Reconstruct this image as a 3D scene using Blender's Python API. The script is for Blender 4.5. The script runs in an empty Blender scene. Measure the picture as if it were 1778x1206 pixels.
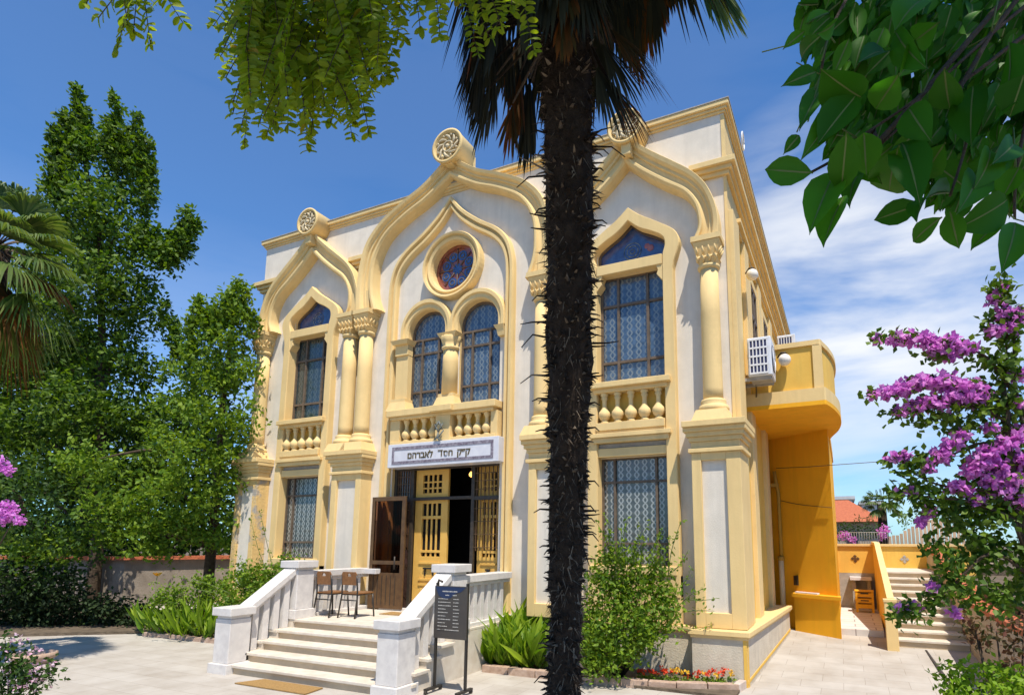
import bpy, bmesh, math, random
import numpy as np
from mathutils import Vector, Matrix
from mathutils.geometry import tessellate_polygon
C = bpy.context.scene
SC = 1.35                      # model units to metres, applied to everything at the end
PI = math.pi
# ------------------------------------------------------------ camera
cam_d = bpy.data.cameras.new('camera'); cam = bpy.data.objects.new('camera', cam_d); C.collection.objects.link(cam)
cam_d.sensor_width = 36; cam_d.lens = 1013.347/1778*36
cam_d.shift_x = (889-985.883)/1778; cam_d.shift_y = (787.759-603)/1778
cam_d.clip_start = 0.05; cam_d.clip_end = 3000
cam.location = Vector((5.849, -7.56, 1.65))*SC
_a, _b, _c = .148, .003, -.439
_r = Vector((math.cos(_c), -math.sin(_c), 0)); _f = Vector((math.sin(_c)*math.cos(_a), math.cos(_c)*math.cos(_a), math.sin(_a))); _u = _r.cross(_f)
_r2 = _r*math.cos(_b)+_u*math.sin(_b); _u2 = -_r*math.sin(_b)+_u*math.cos(_b)
cam.rotation_euler = Matrix((_r2, _u2, -_f)).transposed().to_euler()
C.camera = cam
# ------------------------------------------------------------ sun, sky, exposure
SUN = Vector((.95, -1, 2.85)).normalized()
sd = bpy.data.lights.new('sun', 'SUN'); so = bpy.data.objects.new('sun', sd); C.collection.objects.link(so)
sd.energy = 5.0; sd.angle = math.radians(.55); sd.color = (1, .935, .83)
so.rotation_euler = SUN.to_track_quat('Z', 'Y').to_euler(); so.location = (12, -16, 26)
W = bpy.data.worlds.new('World'); C.world = W; W.use_nodes = True
nt = W.node_tree; nt.nodes.clear()
def wn(t, **k):
    n = nt.nodes.new(t)
    for a, v in k.items(): setattr(n, a, v)
    return n
sky = wn('ShaderNodeTexSky', sky_type='NISHITA', sun_disc=False, air_density=1.0, dust_density=.25, ozone_density=3.5)
sky.sun_elevation = math.asin(SUN.z); sky.sun_rotation = math.atan2(SUN.x, SUN.y)
hs = wn('ShaderNodeHueSaturation'); hs.inputs['Saturation'].default_value = 1.0; hs.inputs['Value'].default_value = 1.0
tn = wn('ShaderNodeMixRGB', blend_type='MULTIPLY'); tn.inputs[0].default_value = 1; tn.inputs[2].default_value = (.50, 1.07, 1.54, 1)
nt.links.new(sky.outputs[0], tn.inputs[1]); nt.links.new(tn.outputs[0], hs.inputs['Color'])
tc = wn('ShaderNodeTexCoord'); mp = wn('ShaderNodeMapping'); mp.inputs['Scale'].default_value = (1.0, 1.0, 4.0); mp.inputs['Rotation'].default_value = (.08, -.12, .5)
nz = wn('ShaderNodeTexNoise'); nz.inputs['Scale'].default_value = 1.7; nz.inputs['Detail'].default_value = 7; nz.inputs['Roughness'].default_value = .55; nz.inputs['Distortion'].default_value = .35
nt.links.new(tc.outputs['Generated'], mp.inputs[0]); nt.links.new(mp.outputs[0], nz.inputs['Vector'])
cr = wn('ShaderNodeValToRGB'); cr.color_ramp.elements[0].position = .31; cr.color_ramp.elements[1].position = .62; cr.color_ramp.interpolation = 'EASE'
nt.links.new(nz.outputs['Fac'], cr.inputs[0])
# more cloud low down and in the bank behind the annex
dt = wn('ShaderNodeVectorMath', operation='DOT_PRODUCT'); dt.inputs[1].default_value = Vector((0.032, 0.936, 0.351)).normalized()
nt.links.new(tc.outputs['Generated'], dt.inputs[0])
mr = wn('ShaderNodeMapRange'); mr.inputs['From Min'].default_value = .95; mr.inputs['From Max'].default_value = .998; mr.inputs['To Min'].default_value = .05; mr.inputs['To Max'].default_value = 1.0
nt.links.new(dt.outputs['Value'], mr.inputs['Value'])
sx = wn('ShaderNodeSeparateXYZ'); nt.links.new(tc.outputs['Generated'], sx.inputs[0])
ml = wn('ShaderNodeMapRange'); ml.inputs['From Min'].default_value = .50; ml.inputs['From Max'].default_value = .08; ml.inputs['To Min'].default_value = 0; ml.inputs['To Max'].default_value = .40
nt.links.new(sx.outputs['Z'], ml.inputs['Value'])
mx = wn('ShaderNodeMath', operation='MAXIMUM'); nt.links.new(mr.outputs[0], mx.inputs[0]); nt.links.new(ml.outputs[0], mx.inputs[1])
mu = wn('ShaderNodeMath', operation='MULTIPLY'); nt.links.new(cr.outputs[0], mu.inputs[0]); nt.links.new(mx.outputs[0], mu.inputs[1])
mxc = wn('ShaderNodeMixRGB'); mxc.inputs[2].default_value = (8.2, 8.4, 8.7, 1)
nt.links.new(mu.outputs[0], mxc.inputs[0]); nt.links.new(hs.outputs[0], mxc.inputs[1])
bg = wn('ShaderNodeBackground'); bg.inputs['Strength'].default_value = .098
wo = wn('ShaderNodeOutputWorld'); nt.links.new(mxc.outputs[0], bg.inputs[0]); nt.links.new(bg.outputs[0], wo.inputs[0])
C.view_settings.view_transform = 'Standard'; C.view_settings.look = 'None'; C.view_settings.exposure = .30; C.view_settings.gamma = 1
C.cycles.max_bounces = 8; C.cycles.diffuse_bounces = 3; C.cycles.transparent_max_bounces = 8; C.cycles.transmission_bounces = 4
C.cycles.use_denoising = True

# ------------------------------------------------------------ materials
def mat(name, col, rough=.8, **k):
    """procedural principled material. col2/scale: noise-mixed second colour, bump, stain, spec, trans (translucent part), isl (per-leaf variation)"""
    m = bpy.data.materials.new(name); m.use_nodes = True; n = m.node_tree; n.nodes.clear()
    out = n.nodes.new('ShaderNodeOutputMaterial'); bs = n.nodes.new('ShaderNodeBsdfPrincipled')
    bs.inputs['Roughness'].default_value = rough; bs.inputs['Specular IOR Level'].default_value = k.get('spec', .3)
    bs.inputs['Metallic'].default_value = k.get('metal', 0)
    n.links.new(bs.outputs[0], out.inputs[0])
    t = n.nodes.new('ShaderNodeTexCoord'); co = t.outputs['Object']
    def noise(sc, det=4, vec=None, ro=.6):
        q = n.nodes.new('ShaderNodeTexNoise'); q.inputs['Scale'].default_value = sc; q.inputs['Detail'].default_value = det; q.inputs['Roughness'].default_value = ro
        n.links.new(vec or co, q.inputs['Vector']); return q.outputs['Fac']
    def ramp(f, a, b, c0=(0, 0, 0, 1), c1=(1, 1, 1, 1)):
        r = n.nodes.new('ShaderNodeValToRGB'); r.color_ramp.elements[0].position = a; r.color_ramp.elements[1].position = b
        r.color_ramp.elements[0].color = c0; r.color_ramp.elements[1].color = c1; n.links.new(f, r.inputs[0]); return r.outputs[0]
    def mix(f, a, b, mode='MIX'):
        x = n.nodes.new('ShaderNodeMixRGB'); x.blend_type = mode
        for i, v in ((0, f), (1, a), (2, b)):
            if hasattr(v, 'links') or hasattr(v, 'is_linked'): n.links.new(v, x.inputs[i])
            elif isinstance(v, (int, float)): x.inputs[i].default_value = v
            else: x.inputs[i].default_value = (*v, 1)
        return x.outputs[0]
    c = None
    if 'col2' in k:
        c = mix(ramp(noise(k.get('scale', 3), 5), k.get('r0', .35), k.get('r1', .65)), col, k['col2'])
    if 'isl' in k:
        g = n.nodes.new('ShaderNodeNewGeometry'); c = mix(ramp(g.outputs['Random Per Island'], k.get('isr', 0), 1), c if c else col, k['isl'])
    if 'streak' in k:
        mpn = n.nodes.new('ShaderNodeMapping'); mpn.inputs['Scale'].default_value = (3.2, 3.2, .22); n.links.new(co, mpn.inputs[0])
        c = mix(ramp(noise(1.6, 6, mpn.outputs[0], .65), .48, .74), c if c else col, tuple(v*k['streak'] for v in col))
        c = mix(ramp(noise(.9, 8, None, .7), .56, .78, (0, 0, 0, 1), (.65, .65, .65, 1)), c, tuple(v*.68 for v in col))
    if 'brick' in k:
        b = n.nodes.new('ShaderNodeTexBrick'); bw, bh, jt, jc = k['brick']
        b.inputs['Scale'].default_value = 1; b.inputs['Brick Width'].default_value = bw; b.inputs['Row Height'].default_value = bh; b.inputs['Mortar Size'].default_value = jt
        b.inputs['Color1'].default_value = (1, 1, 1, 1); b.inputs['Color2'].default_value = (.93, .915, .90, 1); b.inputs['Mortar'].default_value = (*jc, 1)
        vec = co
        if 'brot' in k:
            mm = n.nodes.new('ShaderNodeMapping'); mm.inputs['Rotation'].default_value = k['brot']; n.links.new(co, mm.inputs[0]); vec = mm.outputs[0]
        n.links.new(vec, b.inputs['Vector']); c = mix(1., c if c else col, b.outputs['Color'], 'MULTIPLY')
    if c is None: bs.inputs['Base Color'].default_value = (*col, 1)
    else: n.links.new(c, bs.inputs['Base Color'])
    if 'bump' in k:
        bp = n.nodes.new('ShaderNodeBump'); bp.inputs['Strength'].default_value = k['bump']; bp.inputs['Distance'].default_value = k.get('bd', .02)
        n.links.new(noise(k.get('bs', 30), 6), bp.inputs['Height']); n.links.new(bp.outputs[0], bs.inputs['Normal'])
    if 'trans' in k:
        tr = n.nodes.new('ShaderNodeBsdfTranslucent'); ms = n.nodes.new('ShaderNodeMixShader'); ms.inputs[0].default_value = k['trans']
        tcv = mix(1., c if c else col, k.get('tcol', (1.5, 1.6, .5)), 'MULTIPLY'); n.links.new(tcv, tr.inputs[0])
        n.links.new(bs.outputs[0], ms.inputs[1]); n.links.new(tr.outputs[0], ms.inputs[2]); n.links.new(ms.outputs[0], out.inputs[0])
    if 'emit' in k:
        bs.inputs['Emission Color'].default_value = (*k['emit'], 1); bs.inputs['Emission Strength'].default_value = k.get('es', 1)
    return m
M = {}
M['cream'] = mat('cream_paint', (.80, .575, .255), .75, col2=(.71, .50, .215), scale=1.4, r0=.42, r1=.78, streak=.86, bump=.25, bs=40, bd=.01)
M['white'] = mat('white_stucco', (.78, .70, .58), .9, col2=(.69, .62, .51), scale=2.6, streak=.84, bump=.45, bs=90, bd=.012)
M['worn'] = mat('worn_cream_plaster', (.76, .51, .20), .85, col2=(.40, .36, .31), scale=2.6, r0=.50, r1=.60, streak=.7, bump=.8, bs=18, bd=.02)
M['ochre'] = mat('ochre_paint', (.90, .44, .018), .8, col2=(.84, .39, .016), scale=1.5, streak=.86, bump=.2, bs=40, bd=.01)
M['ochre_light'] = mat('yellow_paint', (.80, .50, .10), .8, col2=(.74, .44, .08), scale=2, streak=.84, bump=.2, bs=40, bd=.01)
M['marble'] = mat('white_marble', (.70, .655, .60), .45, col2=(.58, .54, .50), scale=7, streak=.9, bump=.1, bs=20, bd=.005)
M['tread'] = mat('travertine_tread', (.66, .59, .49), .6, col2=(.56, .48, .38), scale=5, bump=.2, bs=30, bd=.006)
M['riser'] = mat('tan_stone', (.56, .44, .29), .75, col2=(.47, .37, .25), scale=4, bump=.2, bs=30, bd=.006)
M['pave'] = mat('travertine_paving', (.47, .43, .375), .7, col2=(.35, .305, .25), scale=1.7, r0=.40, r1=.80, brick=(.62, .40, .004, (.66, .62, .58)), bump=.25, bs=12, bd=.01)
M['pave2'] = mat('terrace_slabs', (.66, .63, .60), .6, col2=(.57, .55, .53), scale=3, brick=(.8, .42, .012, (.45, .42, .42)), bump=.2, bs=14, bd=.01)
M['earth'] = mat('dry_earth', (.16, .12, .08), .95, col2=(.10, .075, .05), scale=6, bump=.8, bs=9, bd=.05)
M['kerb'] = mat('brick_kerb', (.50, .36, .27), .9, col2=(.36, .24, .17), scale=9, bump=.5, bs=25, bd=.015)
M['kerbtop'] = mat('kerb_top', (.62, .53, .46), .8, col2=(.5, .4, .33), scale=6, bump=.3, bs=25, bd=.01)
M['iron'] = mat('dark_iron', (.035, .028, .022), .5, col2=(.06, .045, .03), scale=12, spec=.4)
M['frame'] = mat('brown_window_frame', (.17, .125, .085), .55, col2=(.11, .08, .055), scale=10, bump=.15, bs=40, bd=.004)
M['gate'] = mat('bronze_gate', (.16, .09, .04), .45, col2=(.11, .06, .03), scale=8, metal=.25)
M['door'] = mat('yellow_door_paint', (.74, .44, .10), .55, col2=(.68, .38, .08), scale=3, bump=.1, bs=30, bd=.004)
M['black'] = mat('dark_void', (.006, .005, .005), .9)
M['grey'] = mat('grey_stone', (.42, .39, .35), .85, col2=(.33, .31, .28), scale=9, bump=.5, bs=30, bd=.012)
M['plinth'] = mat('plinth_stone', (.64, .56, .43), .9, col2=(.55, .47, .35), scale=5, streak=.8, bump=.5, bs=35, bd=.015)
M['ac'] = mat('ac_casing', (.74, .75, .78), .5, col2=(.66, .66, .66), scale=6)
M['acg'] = mat('ac_coil', (.03, .035, .09), .4, col2=(.05, .055, .12), scale=30)
M['fan'] = mat('fan_dark', (.03, .035, .06), .4)
M['globe'] = mat('opal_glass', (.85, .78, .66), .25, spec=.5)
M['wood'] = mat('chair_plywood', (.25, .11, .035), .45, col2=(.18, .075, .022), scale=14, spec=.5)
M['steel'] = mat('dark_steel', (.06, .055, .05), .4, metal=.7)
M['board'] = mat('board_panel', (.062, .052, .043), .35, col2=(.05, .042, .036), scale=5, spec=.5)
M['text'] = mat('board_text', (.50, .47, .42), .6)
M['blue'] = mat('emblem_blue', (.020, .035, .085), .4)
M['mat'] = mat('coir_mat', (.47, .28, .10), 1, col2=(.34, .20, .07), scale=40, bump=1, bs=120, bd=.02)
M['purple'] = mat('sign_border', (.13, .10, .13), .6, col2=(.34, .31, .34), scale=14)
M['signw'] = mat('sign_marble', (.70, .69, .70), .35, col2=(.62, .61, .64), scale=6)
M['ink'] = mat('sign_lettering', (.10, .075, .03), .6)
M['verd'] = mat('verdigris_metal', (.12, .15, .15), .6, col2=(.2, .2, .17), scale=12)
M['bark'] = mat('bark', (.10, .07, .045), .95, col2=(.06, .04, .025), scale=12, bump=1, bs=20, bd=.03)
M['twig'] = mat('green_twig', (.12, .17, .045), .7)
M['palmfib'] = mat('palm_fibre', (.055, .037, .024), 1, col2=(.022, .014, .009), scale=18, isl=(.34, .26, .18), isr=.62, bump=1, bs=60, bd=.03)
M['deadleaf'] = mat('dead_frond', (.014, .018, .010), .8, isl=(.055, .050, .020), trans=.08, tcol=(1.6, 1.0, .6))
M['rustleaf'] = mat('rust_frond', (.16, .055, .008), .8, isl=(.06, .05, .01), trans=.3, tcol=(1.6, 1.1, .5))
M['palmleaf'] = mat('palm_frond', (.045, .10, .018), .5, isl=(.17, .22, .06), trans=.35, tcol=(1.6, 1.6, .5))
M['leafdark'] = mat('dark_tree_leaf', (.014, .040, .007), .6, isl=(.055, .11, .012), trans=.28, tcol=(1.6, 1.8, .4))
M['leafmid'] = mat('mid_tree_leaf', (.035, .10, .010), .6, col2=(.010, .030, .005), scale=1.1, isl=(.16, .25, .016), trans=.33, tcol=(1.5, 1.6, .4))
M['leafyel'] = mat('yellow_green_leaf', (.075, .16, .012), .6, isl=(.21, .30, .02), trans=.35, tcol=(1.5, 1.5, .4))
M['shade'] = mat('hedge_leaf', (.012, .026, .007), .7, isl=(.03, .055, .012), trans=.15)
M['bigleaf'] = mat('glossy_big_leaf', (.020, .095, .006), .5, isl=(.065, .20, .012), spec=.12, trans=.25, tcol=(1.3, 1.9, .4))
M['pinn'] = mat('robinia_leaflet', (.14, .215, .010), .6, isl=(.27, .32, .016), trans=.5, tcol=(1.5, 1.6, .3))
M['pinny'] = mat('yellowed_leaflet', (.45, .26, .02), .6, isl=(.3, .25, .02), trans=.4)
M['bract'] = mat('magenta_bract', (.56, .14, .54), .6, isl=(.78, .36, .74), trans=.4, tcol=(1.3, 1.1, 1.3))
M['bougleaf'] = mat('bougainvillea_leaf', (.030, .085, .010), .55, isl=(.15, .23, .02), trans=.3, tcol=(1.5, 1.6, .4))
M['canna'] = mat('broad_upright_leaf', (.09, .19, .012), .5, isl=(.30, .40, .03), trans=.45, tcol=(1.4, 1.6, .4))
M['redleaf'] = mat('bronze_leaf', (.06, .07, .018), .6, isl=(.14, .05, .03), trans=.25)
M['lime'] = mat('lime_leaf', (.16, .29, .012), .6, isl=(.22, .32, .02), trans=.35)
M['red'] = mat('red_petal', (.55, .02, .015), .6, isl=(.7, .08, .02), trans=.2, tcol=(1.2, 1, 1))
M['orange'] = mat('orange_petal', (.75, .30, .02), .6, isl=(.7, .45, .03), trans=.2, tcol=(1.2, 1.1, 1))
M['pink'] = mat('pale_petal', (.76, .66, .68), .6, isl=(.72, .38, .52), trans=.3, tcol=(1.1, 1.1, 1.1))
M['tile'] = mat('roof_tile', (.50, .15, .065), .85, col2=(.40, .11, .05), scale=8, bump=.8, bs=12, bd=.05)
M['housew'] = mat('far_render', (.62, .60, .57), .8, col2=(.54, .52, .5), scale=2)
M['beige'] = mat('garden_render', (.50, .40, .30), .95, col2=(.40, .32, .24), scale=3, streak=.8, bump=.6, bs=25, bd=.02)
M['wallshade'] = mat('shaded_boundary_render', (.30, .25, .20), .95, col2=(.22, .18, .14), scale=3, streak=.8, bump=.6, bs=25, bd=.02)  # beige render with the tree shade put into a darker base colour
M['carve'] = mat('weathered_carving', (.68, .55, .34), .85, col2=(.50, .42, .28), scale=9, bump=.3, bs=40)
M['picket'] = mat('picket_wood', (.55, .42, .30), .85, isl=(.42, .33, .24), bump=.2, bs=20)
M['crate'] = mat('yellow_crate', (.80, .44, .02), .5, col2=(.72, .38, .02), scale=6)
M['pipe'] = mat('cream_pipe', (.74, .58, .33), .6)
M['pipe2'] = mat('ochre_pipe', (.40, .24, .04), .6)
M['cable'] = mat('cable', (.12, .08, .03), .7)
M['bulb'] = mat('lit_bulb', (.9, .5, .15), .4, emit=(1, .5, .12), es=2.2)
def glass_mat(name, base, line, k, kind, tint=None):
    m = bpy.data.materials.new(name); m.use_nodes = True; n = m.node_tree; bs = n.nodes['Principled BSDF']
    bs.inputs['Roughness'].default_value = .12; bs.inputs['Specular IOR Level'].default_value = .9
    t = n.nodes.new('ShaderNodeTexCoord'); s = n.nodes.new('ShaderNodeSeparateXYZ'); n.links.new(t.outputs['Object'], s.inputs[0])
    def mt(op, a, b=None, c=None):
        q = n.nodes.new('ShaderNodeMath'); q.operation = op
        for i, v in enumerate((a, b, c)):
            if v is None: continue
            if isinstance(v, (int, float)): q.inputs[i].default_value = v
            else: n.links.new(v, q.inputs[i])
        return q.outputs[0]
    x, z = s.outputs['X'], s.outputs['Z']
    def tri(v): return mt('ABSOLUTE', mt('SUBTRACT', mt('FRACT', v), .5))
    if kind == 'diamond':
        a = tri(mt('MULTIPLY', mt('ADD', x, mt('MULTIPLY', z, .62)), k)); b = tri(mt('MULTIPLY', mt('SUBTRACT', x, mt('MULTIPLY', z, .62)), k))
        l = mt('LESS_THAN', mt('MINIMUM', a, b), .12)
    elif kind == 'wavy':
        w = mt('MULTIPLY', mt('SINE', mt('MULTIPLY', z, k*4.2)), .25)
        a = tri(mt('ADD', mt('MULTIPLY', x, k), w)); b = tri(mt('SUBTRACT', mt('MULTIPLY', x, k), w))
        l = mt('LESS_THAN', mt('MINIMUM', a, b), .10)
    else:
        l = None
    nz = n.nodes.new('ShaderNodeTexNoise'); nz.inputs['Scale'].default_value = 9; nz.inputs['Detail'].default_value = 5; n.links.new(t.outputs['Object'], nz.inputs['Vector'])
    r = n.nodes.new('ShaderNodeValToRGB'); r.color_ramp.elements[0].position = .35; r.color_ramp.elements[1].position = .68
    r.color_ramp.elements[0].color = (*base, 1); r.color_ramp.elements[1].color = (*(tint or [v*1.9 for v in base]), 1); n.links.new(nz.outputs['Fac'], r.inputs[0])
    x2 = n.nodes.new('ShaderNodeMixRGB'); n.links.new(r.outputs[0], x2.inputs[1]); x2.inputs[2].default_value = (*line, 1)
    if l is not None: n.links.new(l, x2.inputs[0])
    else: x2.inputs[0].default_value = 0
    n.links.new(x2.outputs[0], bs.inputs['Base Color'])
    bp = n.nodes.new('ShaderNodeBump'); bp.inputs['Strength'].default_value = .35; bp.inputs['Distance'].default_value = .01; n.links.new(nz.outputs['Fac'], bp.inputs['Height']); n.links.new(bp.outputs[0], bs.inputs['Normal'])
    return m
M['gsky'] = glass_mat('leaded_glass_sky_tint', (.034, .062, .100), (.16, .19, .20), 5.6, 'wavy', (.085, .135, .20))  # blue of the reflected sky is put into the base colour
M['gdark'] = glass_mat('leaded_dark_glass', (.020, .035, .035), (.07, .09, .085), 5.6, 'wavy', (.045, .065, .07))
M['glat'] = glass_mat('lattice_glass', (.040, .044, .040), (.30, .31, .29), 6.4, 'wavy', (.10, .105, .095))
def clear_glass():
    m = bpy.data.materials.new('gate_clear_glass'); m.use_nodes = True; n = m.node_tree; n.nodes.clear()
    o = n.nodes.new('ShaderNodeOutputMaterial'); a = n.nodes.new('ShaderNodeBsdfTransparent'); a.inputs[0].default_value = (.50, .36, .28, 1)
    b = n.nodes.new('ShaderNodeBsdfGlossy'); b.inputs['Roughness'].default_value = .04; b.inputs['Color'].default_value = (.9, .9, .9, 1)
    f = n.nodes.new('ShaderNodeLayerWeight'); f.inputs[0].default_value = .12; x = n.nodes.new('ShaderNodeMixShader')
    n.links.new(f.outputs['Fresnel'], x.inputs[0]); n.links.new(a.outputs[0], x.inputs[1]); n.links.new(b.outputs[0], x.inputs[2]); n.links.new(x.outputs[0], o.inputs[0]); return m
M['clear'] = clear_glass()
M['gdoor'] = glass_mat('gate_glass', (.035, .022, .014), (.1, .1, .1), 9, 'plain', (.09, .05, .045))
M['gros'] = glass_mat('rose_blue_glass', (.030, .055, .16), (.1, .1, .1), 9, 'plain', (.05, .10, .24))
M['gred'] = glass_mat('rose_red_glass', (.22, .055, .035), (.1, .1, .1), 9, 'plain', (.33, .11, .06))

# ------------------------------------------------------------ objects
WL = {}
def _props(o, label, cat, group=None, kind=None):
    if label: o['label'] = label
    if cat: o['category'] = cat
    if group: o['group'] = group
    if kind: o['kind'] = kind
    return o
def thing(name, label, cat, loc=(0, 0, 0), group=None):
    o = bpy.data.objects.new(name, None); C.collection.objects.link(o); o.location = loc; o.empty_display_size = .2
    WL[o] = Vector(loc); return _props(o, label, cat, group)
class MB:
    def __init__(s): s.v = []; s.f = []; s.sm = []
    def add(s, vs, fs, smooth=False):
        b = len(s.v); s.v += [tuple(p) for p in vs]; s.f += [tuple(i+b for i in q) for q in fs]; s.sm += [smooth]*len(fs); return s
    def box(s, x0, x1, y0, y1, z0, z1):
        return s.add([(x0, y0, z0), (x1, y0, z0), (x1, y1, z0), (x0, y1, z0), (x0, y0, z1), (x1, y0, z1), (x1, y1, z1), (x0, y1, z1)],
                     [(0, 3, 2, 1), (4, 5, 6, 7), (0, 1, 5, 4), (1, 2, 6, 5), (2, 3, 7, 6), (3, 0, 4, 7)])
    def frust(s, a, b, z0, z1):      # a, b = (x0,x1,y0,y1) at z0 and z1
        return s.add([(a[0], a[2], z0), (a[1], a[2], z0), (a[1], a[3], z0), (a[0], a[3], z0), (b[0], b[2], z1), (b[1], b[2], z1), (b[1], b[3], z1), (b[0], b[3], z1)],
                     [(0, 3, 2, 1), (4, 5, 6, 7), (0, 1, 5, 4), (1, 2, 6, 5), (2, 3, 7, 6), (3, 0, 4, 7)])
    def prism_y(s, poly, y0, y1):    # polygon in x,z extruded along y
        n = len(poly); vs = [(x, y0, z) for x, z in poly]+[(x, y1, z) for x, z in poly]
        t = tessellate_polygon([[Vector((x, z, 0)) for x, z in poly]])
        fs = [tuple(q) for q in t]+[tuple(i+n for i in reversed(q)) for q in t]+[(i, (i+1) % n, (i+1) % n+n, i+n) for i in range(n)]
        return s.add(vs, fs)
    def prism_z(s, poly, z0, z1):
        n = len(poly); vs = [(x, y, z0) for x, y in poly]+[(x, y, z1) for x, y in poly]
        t = tessellate_polygon([[Vector((x, y, 0)) for x, y in poly]])
        fs = [tuple(reversed(q)) for q in t]+[tuple(i+n for i in q) for q in t]+[(i, (i+1) % n, (i+1) % n+n, i+n) for i in range(n)]
        return s.add(vs, fs)
    def prism_x(s, poly, x0, x1):    # polygon in y,z
        n = len(poly); vs = [(x0, y, z) for y, z in poly]+[(x1, y, z) for y, z in poly]
        t = tessellate_polygon([[Vector((y, z, 0)) for y, z in poly]])
        fs = [tuple(q) for q in t]+[tuple(i+n for i in reversed(q)) for q in t]+[(i, (i+1) % n, (i+1) % n+n, i+n) for i in range(n)]
        return s.add(vs, fs)
    def lathe(s, x, y, prof, n=20, smooth=True, axis='z', mod=None):
        vs = []
        for k, (r, h) in enumerate(prof):
            for i in range(n):
                a = 2*PI*i/n; rr = r*(mod(k, a) if mod else 1)
                p = (x+rr*math.cos(a), y+rr*math.sin(a), h) if axis == 'z' else (x+rr*math.cos(a), h, y+rr*math.sin(a))
                vs.append(p)
        fs = []
        for k in range(len(prof)-1):
            for i in range(n):
                j = (i+1) % n; fs.append((k*n+i, k*n+j, (k+1)*n+j, (k+1)*n+i))
        fs.append(tuple(range(n-1, -1, -1))); fs.append(tuple((len(prof)-1)*n+i for i in range(n)))
        return s.add(vs, fs, smooth)
    def tube(s, pts, rad, n=8, smooth=True):
        pts = [Vector(p) for p in pts]; R = rad if isinstance(rad, (list, tuple)) else [rad]*len(pts)
        vs = []; prev = None
        for i, p in enumerate(pts):
            d = (pts[min(i+1, len(pts)-1)]-pts[max(i-1, 0)]).normalized()
            a = Vector((0, 0, 1)) if abs(d.z) < .9 else Vector((1, 0, 0))
            if prev is not None: a = prev
            u = (a-d*a.dot(d)).normalized(); w = d.cross(u); prev = u
            for k in range(n):
                t = 2*PI*k/n; vs.append(p+(u*math.cos(t)+w*math.sin(t))*R[i])
        fs = [(i*n+k, i*n+(k+1) % n, (i+1)*n+(k+1) % n, (i+1)*n+k) for i in range(len(pts)-1) for k in range(n)]
        fs.append(tuple(range(n-1, -1, -1))); fs.append(tuple((len(pts)-1)*n+k for k in range(n)))
        return s.add(vs, fs, smooth)
    def band(s, A, B, prof, y0=0.):  # profile swept between two polylines (x,z); prof = (t, depth in front of y0)
        n = len(A); m = len(prof); vs = []
        for (ax, az), (bx, bz) in zip(A, B):
            vs.append((ax, y0, az))
            for t, d in prof: vs.append((ax+(bx-ax)*t, y0-d, az+(bz-az)*t))
            vs.append((bx, y0, bz))
        w = m+2; fs = [(i*w+j, i*w+j+1, (i+1)*w+j+1, (i+1)*w+j) for i in range(n-1) for j in range(w-1)]
        fs.append(tuple(range(w-1, -1, -1))); fs.append(tuple((n-1)*w+j for j in range(w)))
        return s.add(vs, fs)
    def build(s, name, m, parent=None, label=None, cat=None, group=None, kind=None, bevel=0, origin=None, recalc=True):
        me = bpy.data.meshes.new(name); o0 = WL[parent] if parent else Vector(origin or (0, 0, 0))
        me.from_pydata([(p[0]-o0.x, p[1]-o0.y, p[2]-o0.z) for p in s.v], [], s.f)
        me.polygons.foreach_set('use_smooth', s.sm)
        if recalc and len(s.f) < 30000:
            b = bmesh.new(); b.from_mesh(me); bmesh.ops.recalc_face_normals(b, faces=b.faces); b.to_mesh(me); b.free()
        me.materials.append(m); me.update()
        o = bpy.data.objects.new(name, me); C.collection.objects.link(o)
        if parent: o.parent = parent; WL[o] = o0
        else: o.location = o0; WL[o] = o0
        if bevel:
            q = o.modifiers.new('b', 'BEVEL'); q.width = bevel; q.segments = 2; q.limit_method = 'ANGLE'; q.angle_limit = .6
        return _props(o, label, cat, group, kind)
def copy_tree(o, parent=None, loc=None):
    c = o.copy(); C.collection.objects.link(c)
    if parent: c.parent = parent
    if loc is not None: c.location = loc
    WL[c] = Vector(c.location)
    for ch in [q for q in o.children]: copy_tree(ch, c)
    return c
def spline(P, n=6):
    out = []; L = len(P)
    for i in range(L-1):
        p0, p1, p2, p3 = P[max(i-1, 0)], P[i], P[i+1], P[min(i+2, L-1)]
        for k in range(n):
            t = k/n; t2 = t*t; t3 = t2*t
            out.append(tuple(.5*((2*b)+(-a+c)*t+(2*a-5*b+4*c-d)*t2+(-a+3*b-3*c+d)*t3) for a, b, c, d in zip(p0, p1, p2, p3)))
    out.append(tuple(P[-1])); return out
def ogee(cx, half, n=6, h=None):     # half: (dx,z) from spring to apex, mirrored to a full arch left to right
    q = spline(half, n) if n else half
    return [(cx-x, z) for x, z in q]+[(cx+x, z) for x, z in reversed(q[:-1])]
def rect(x0, x1, z0, z1): return [(x0, z0), (x1, z0), (x1, z1), (x0, z1)]
def circ(cx, cz, r, n=40, a0=0, a1=2*PI): return [(cx+r*math.cos(a0+(a1-a0)*i/n), cz+r*math.sin(a0+(a1-a0)*i/n)) for i in range(n)]
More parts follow.
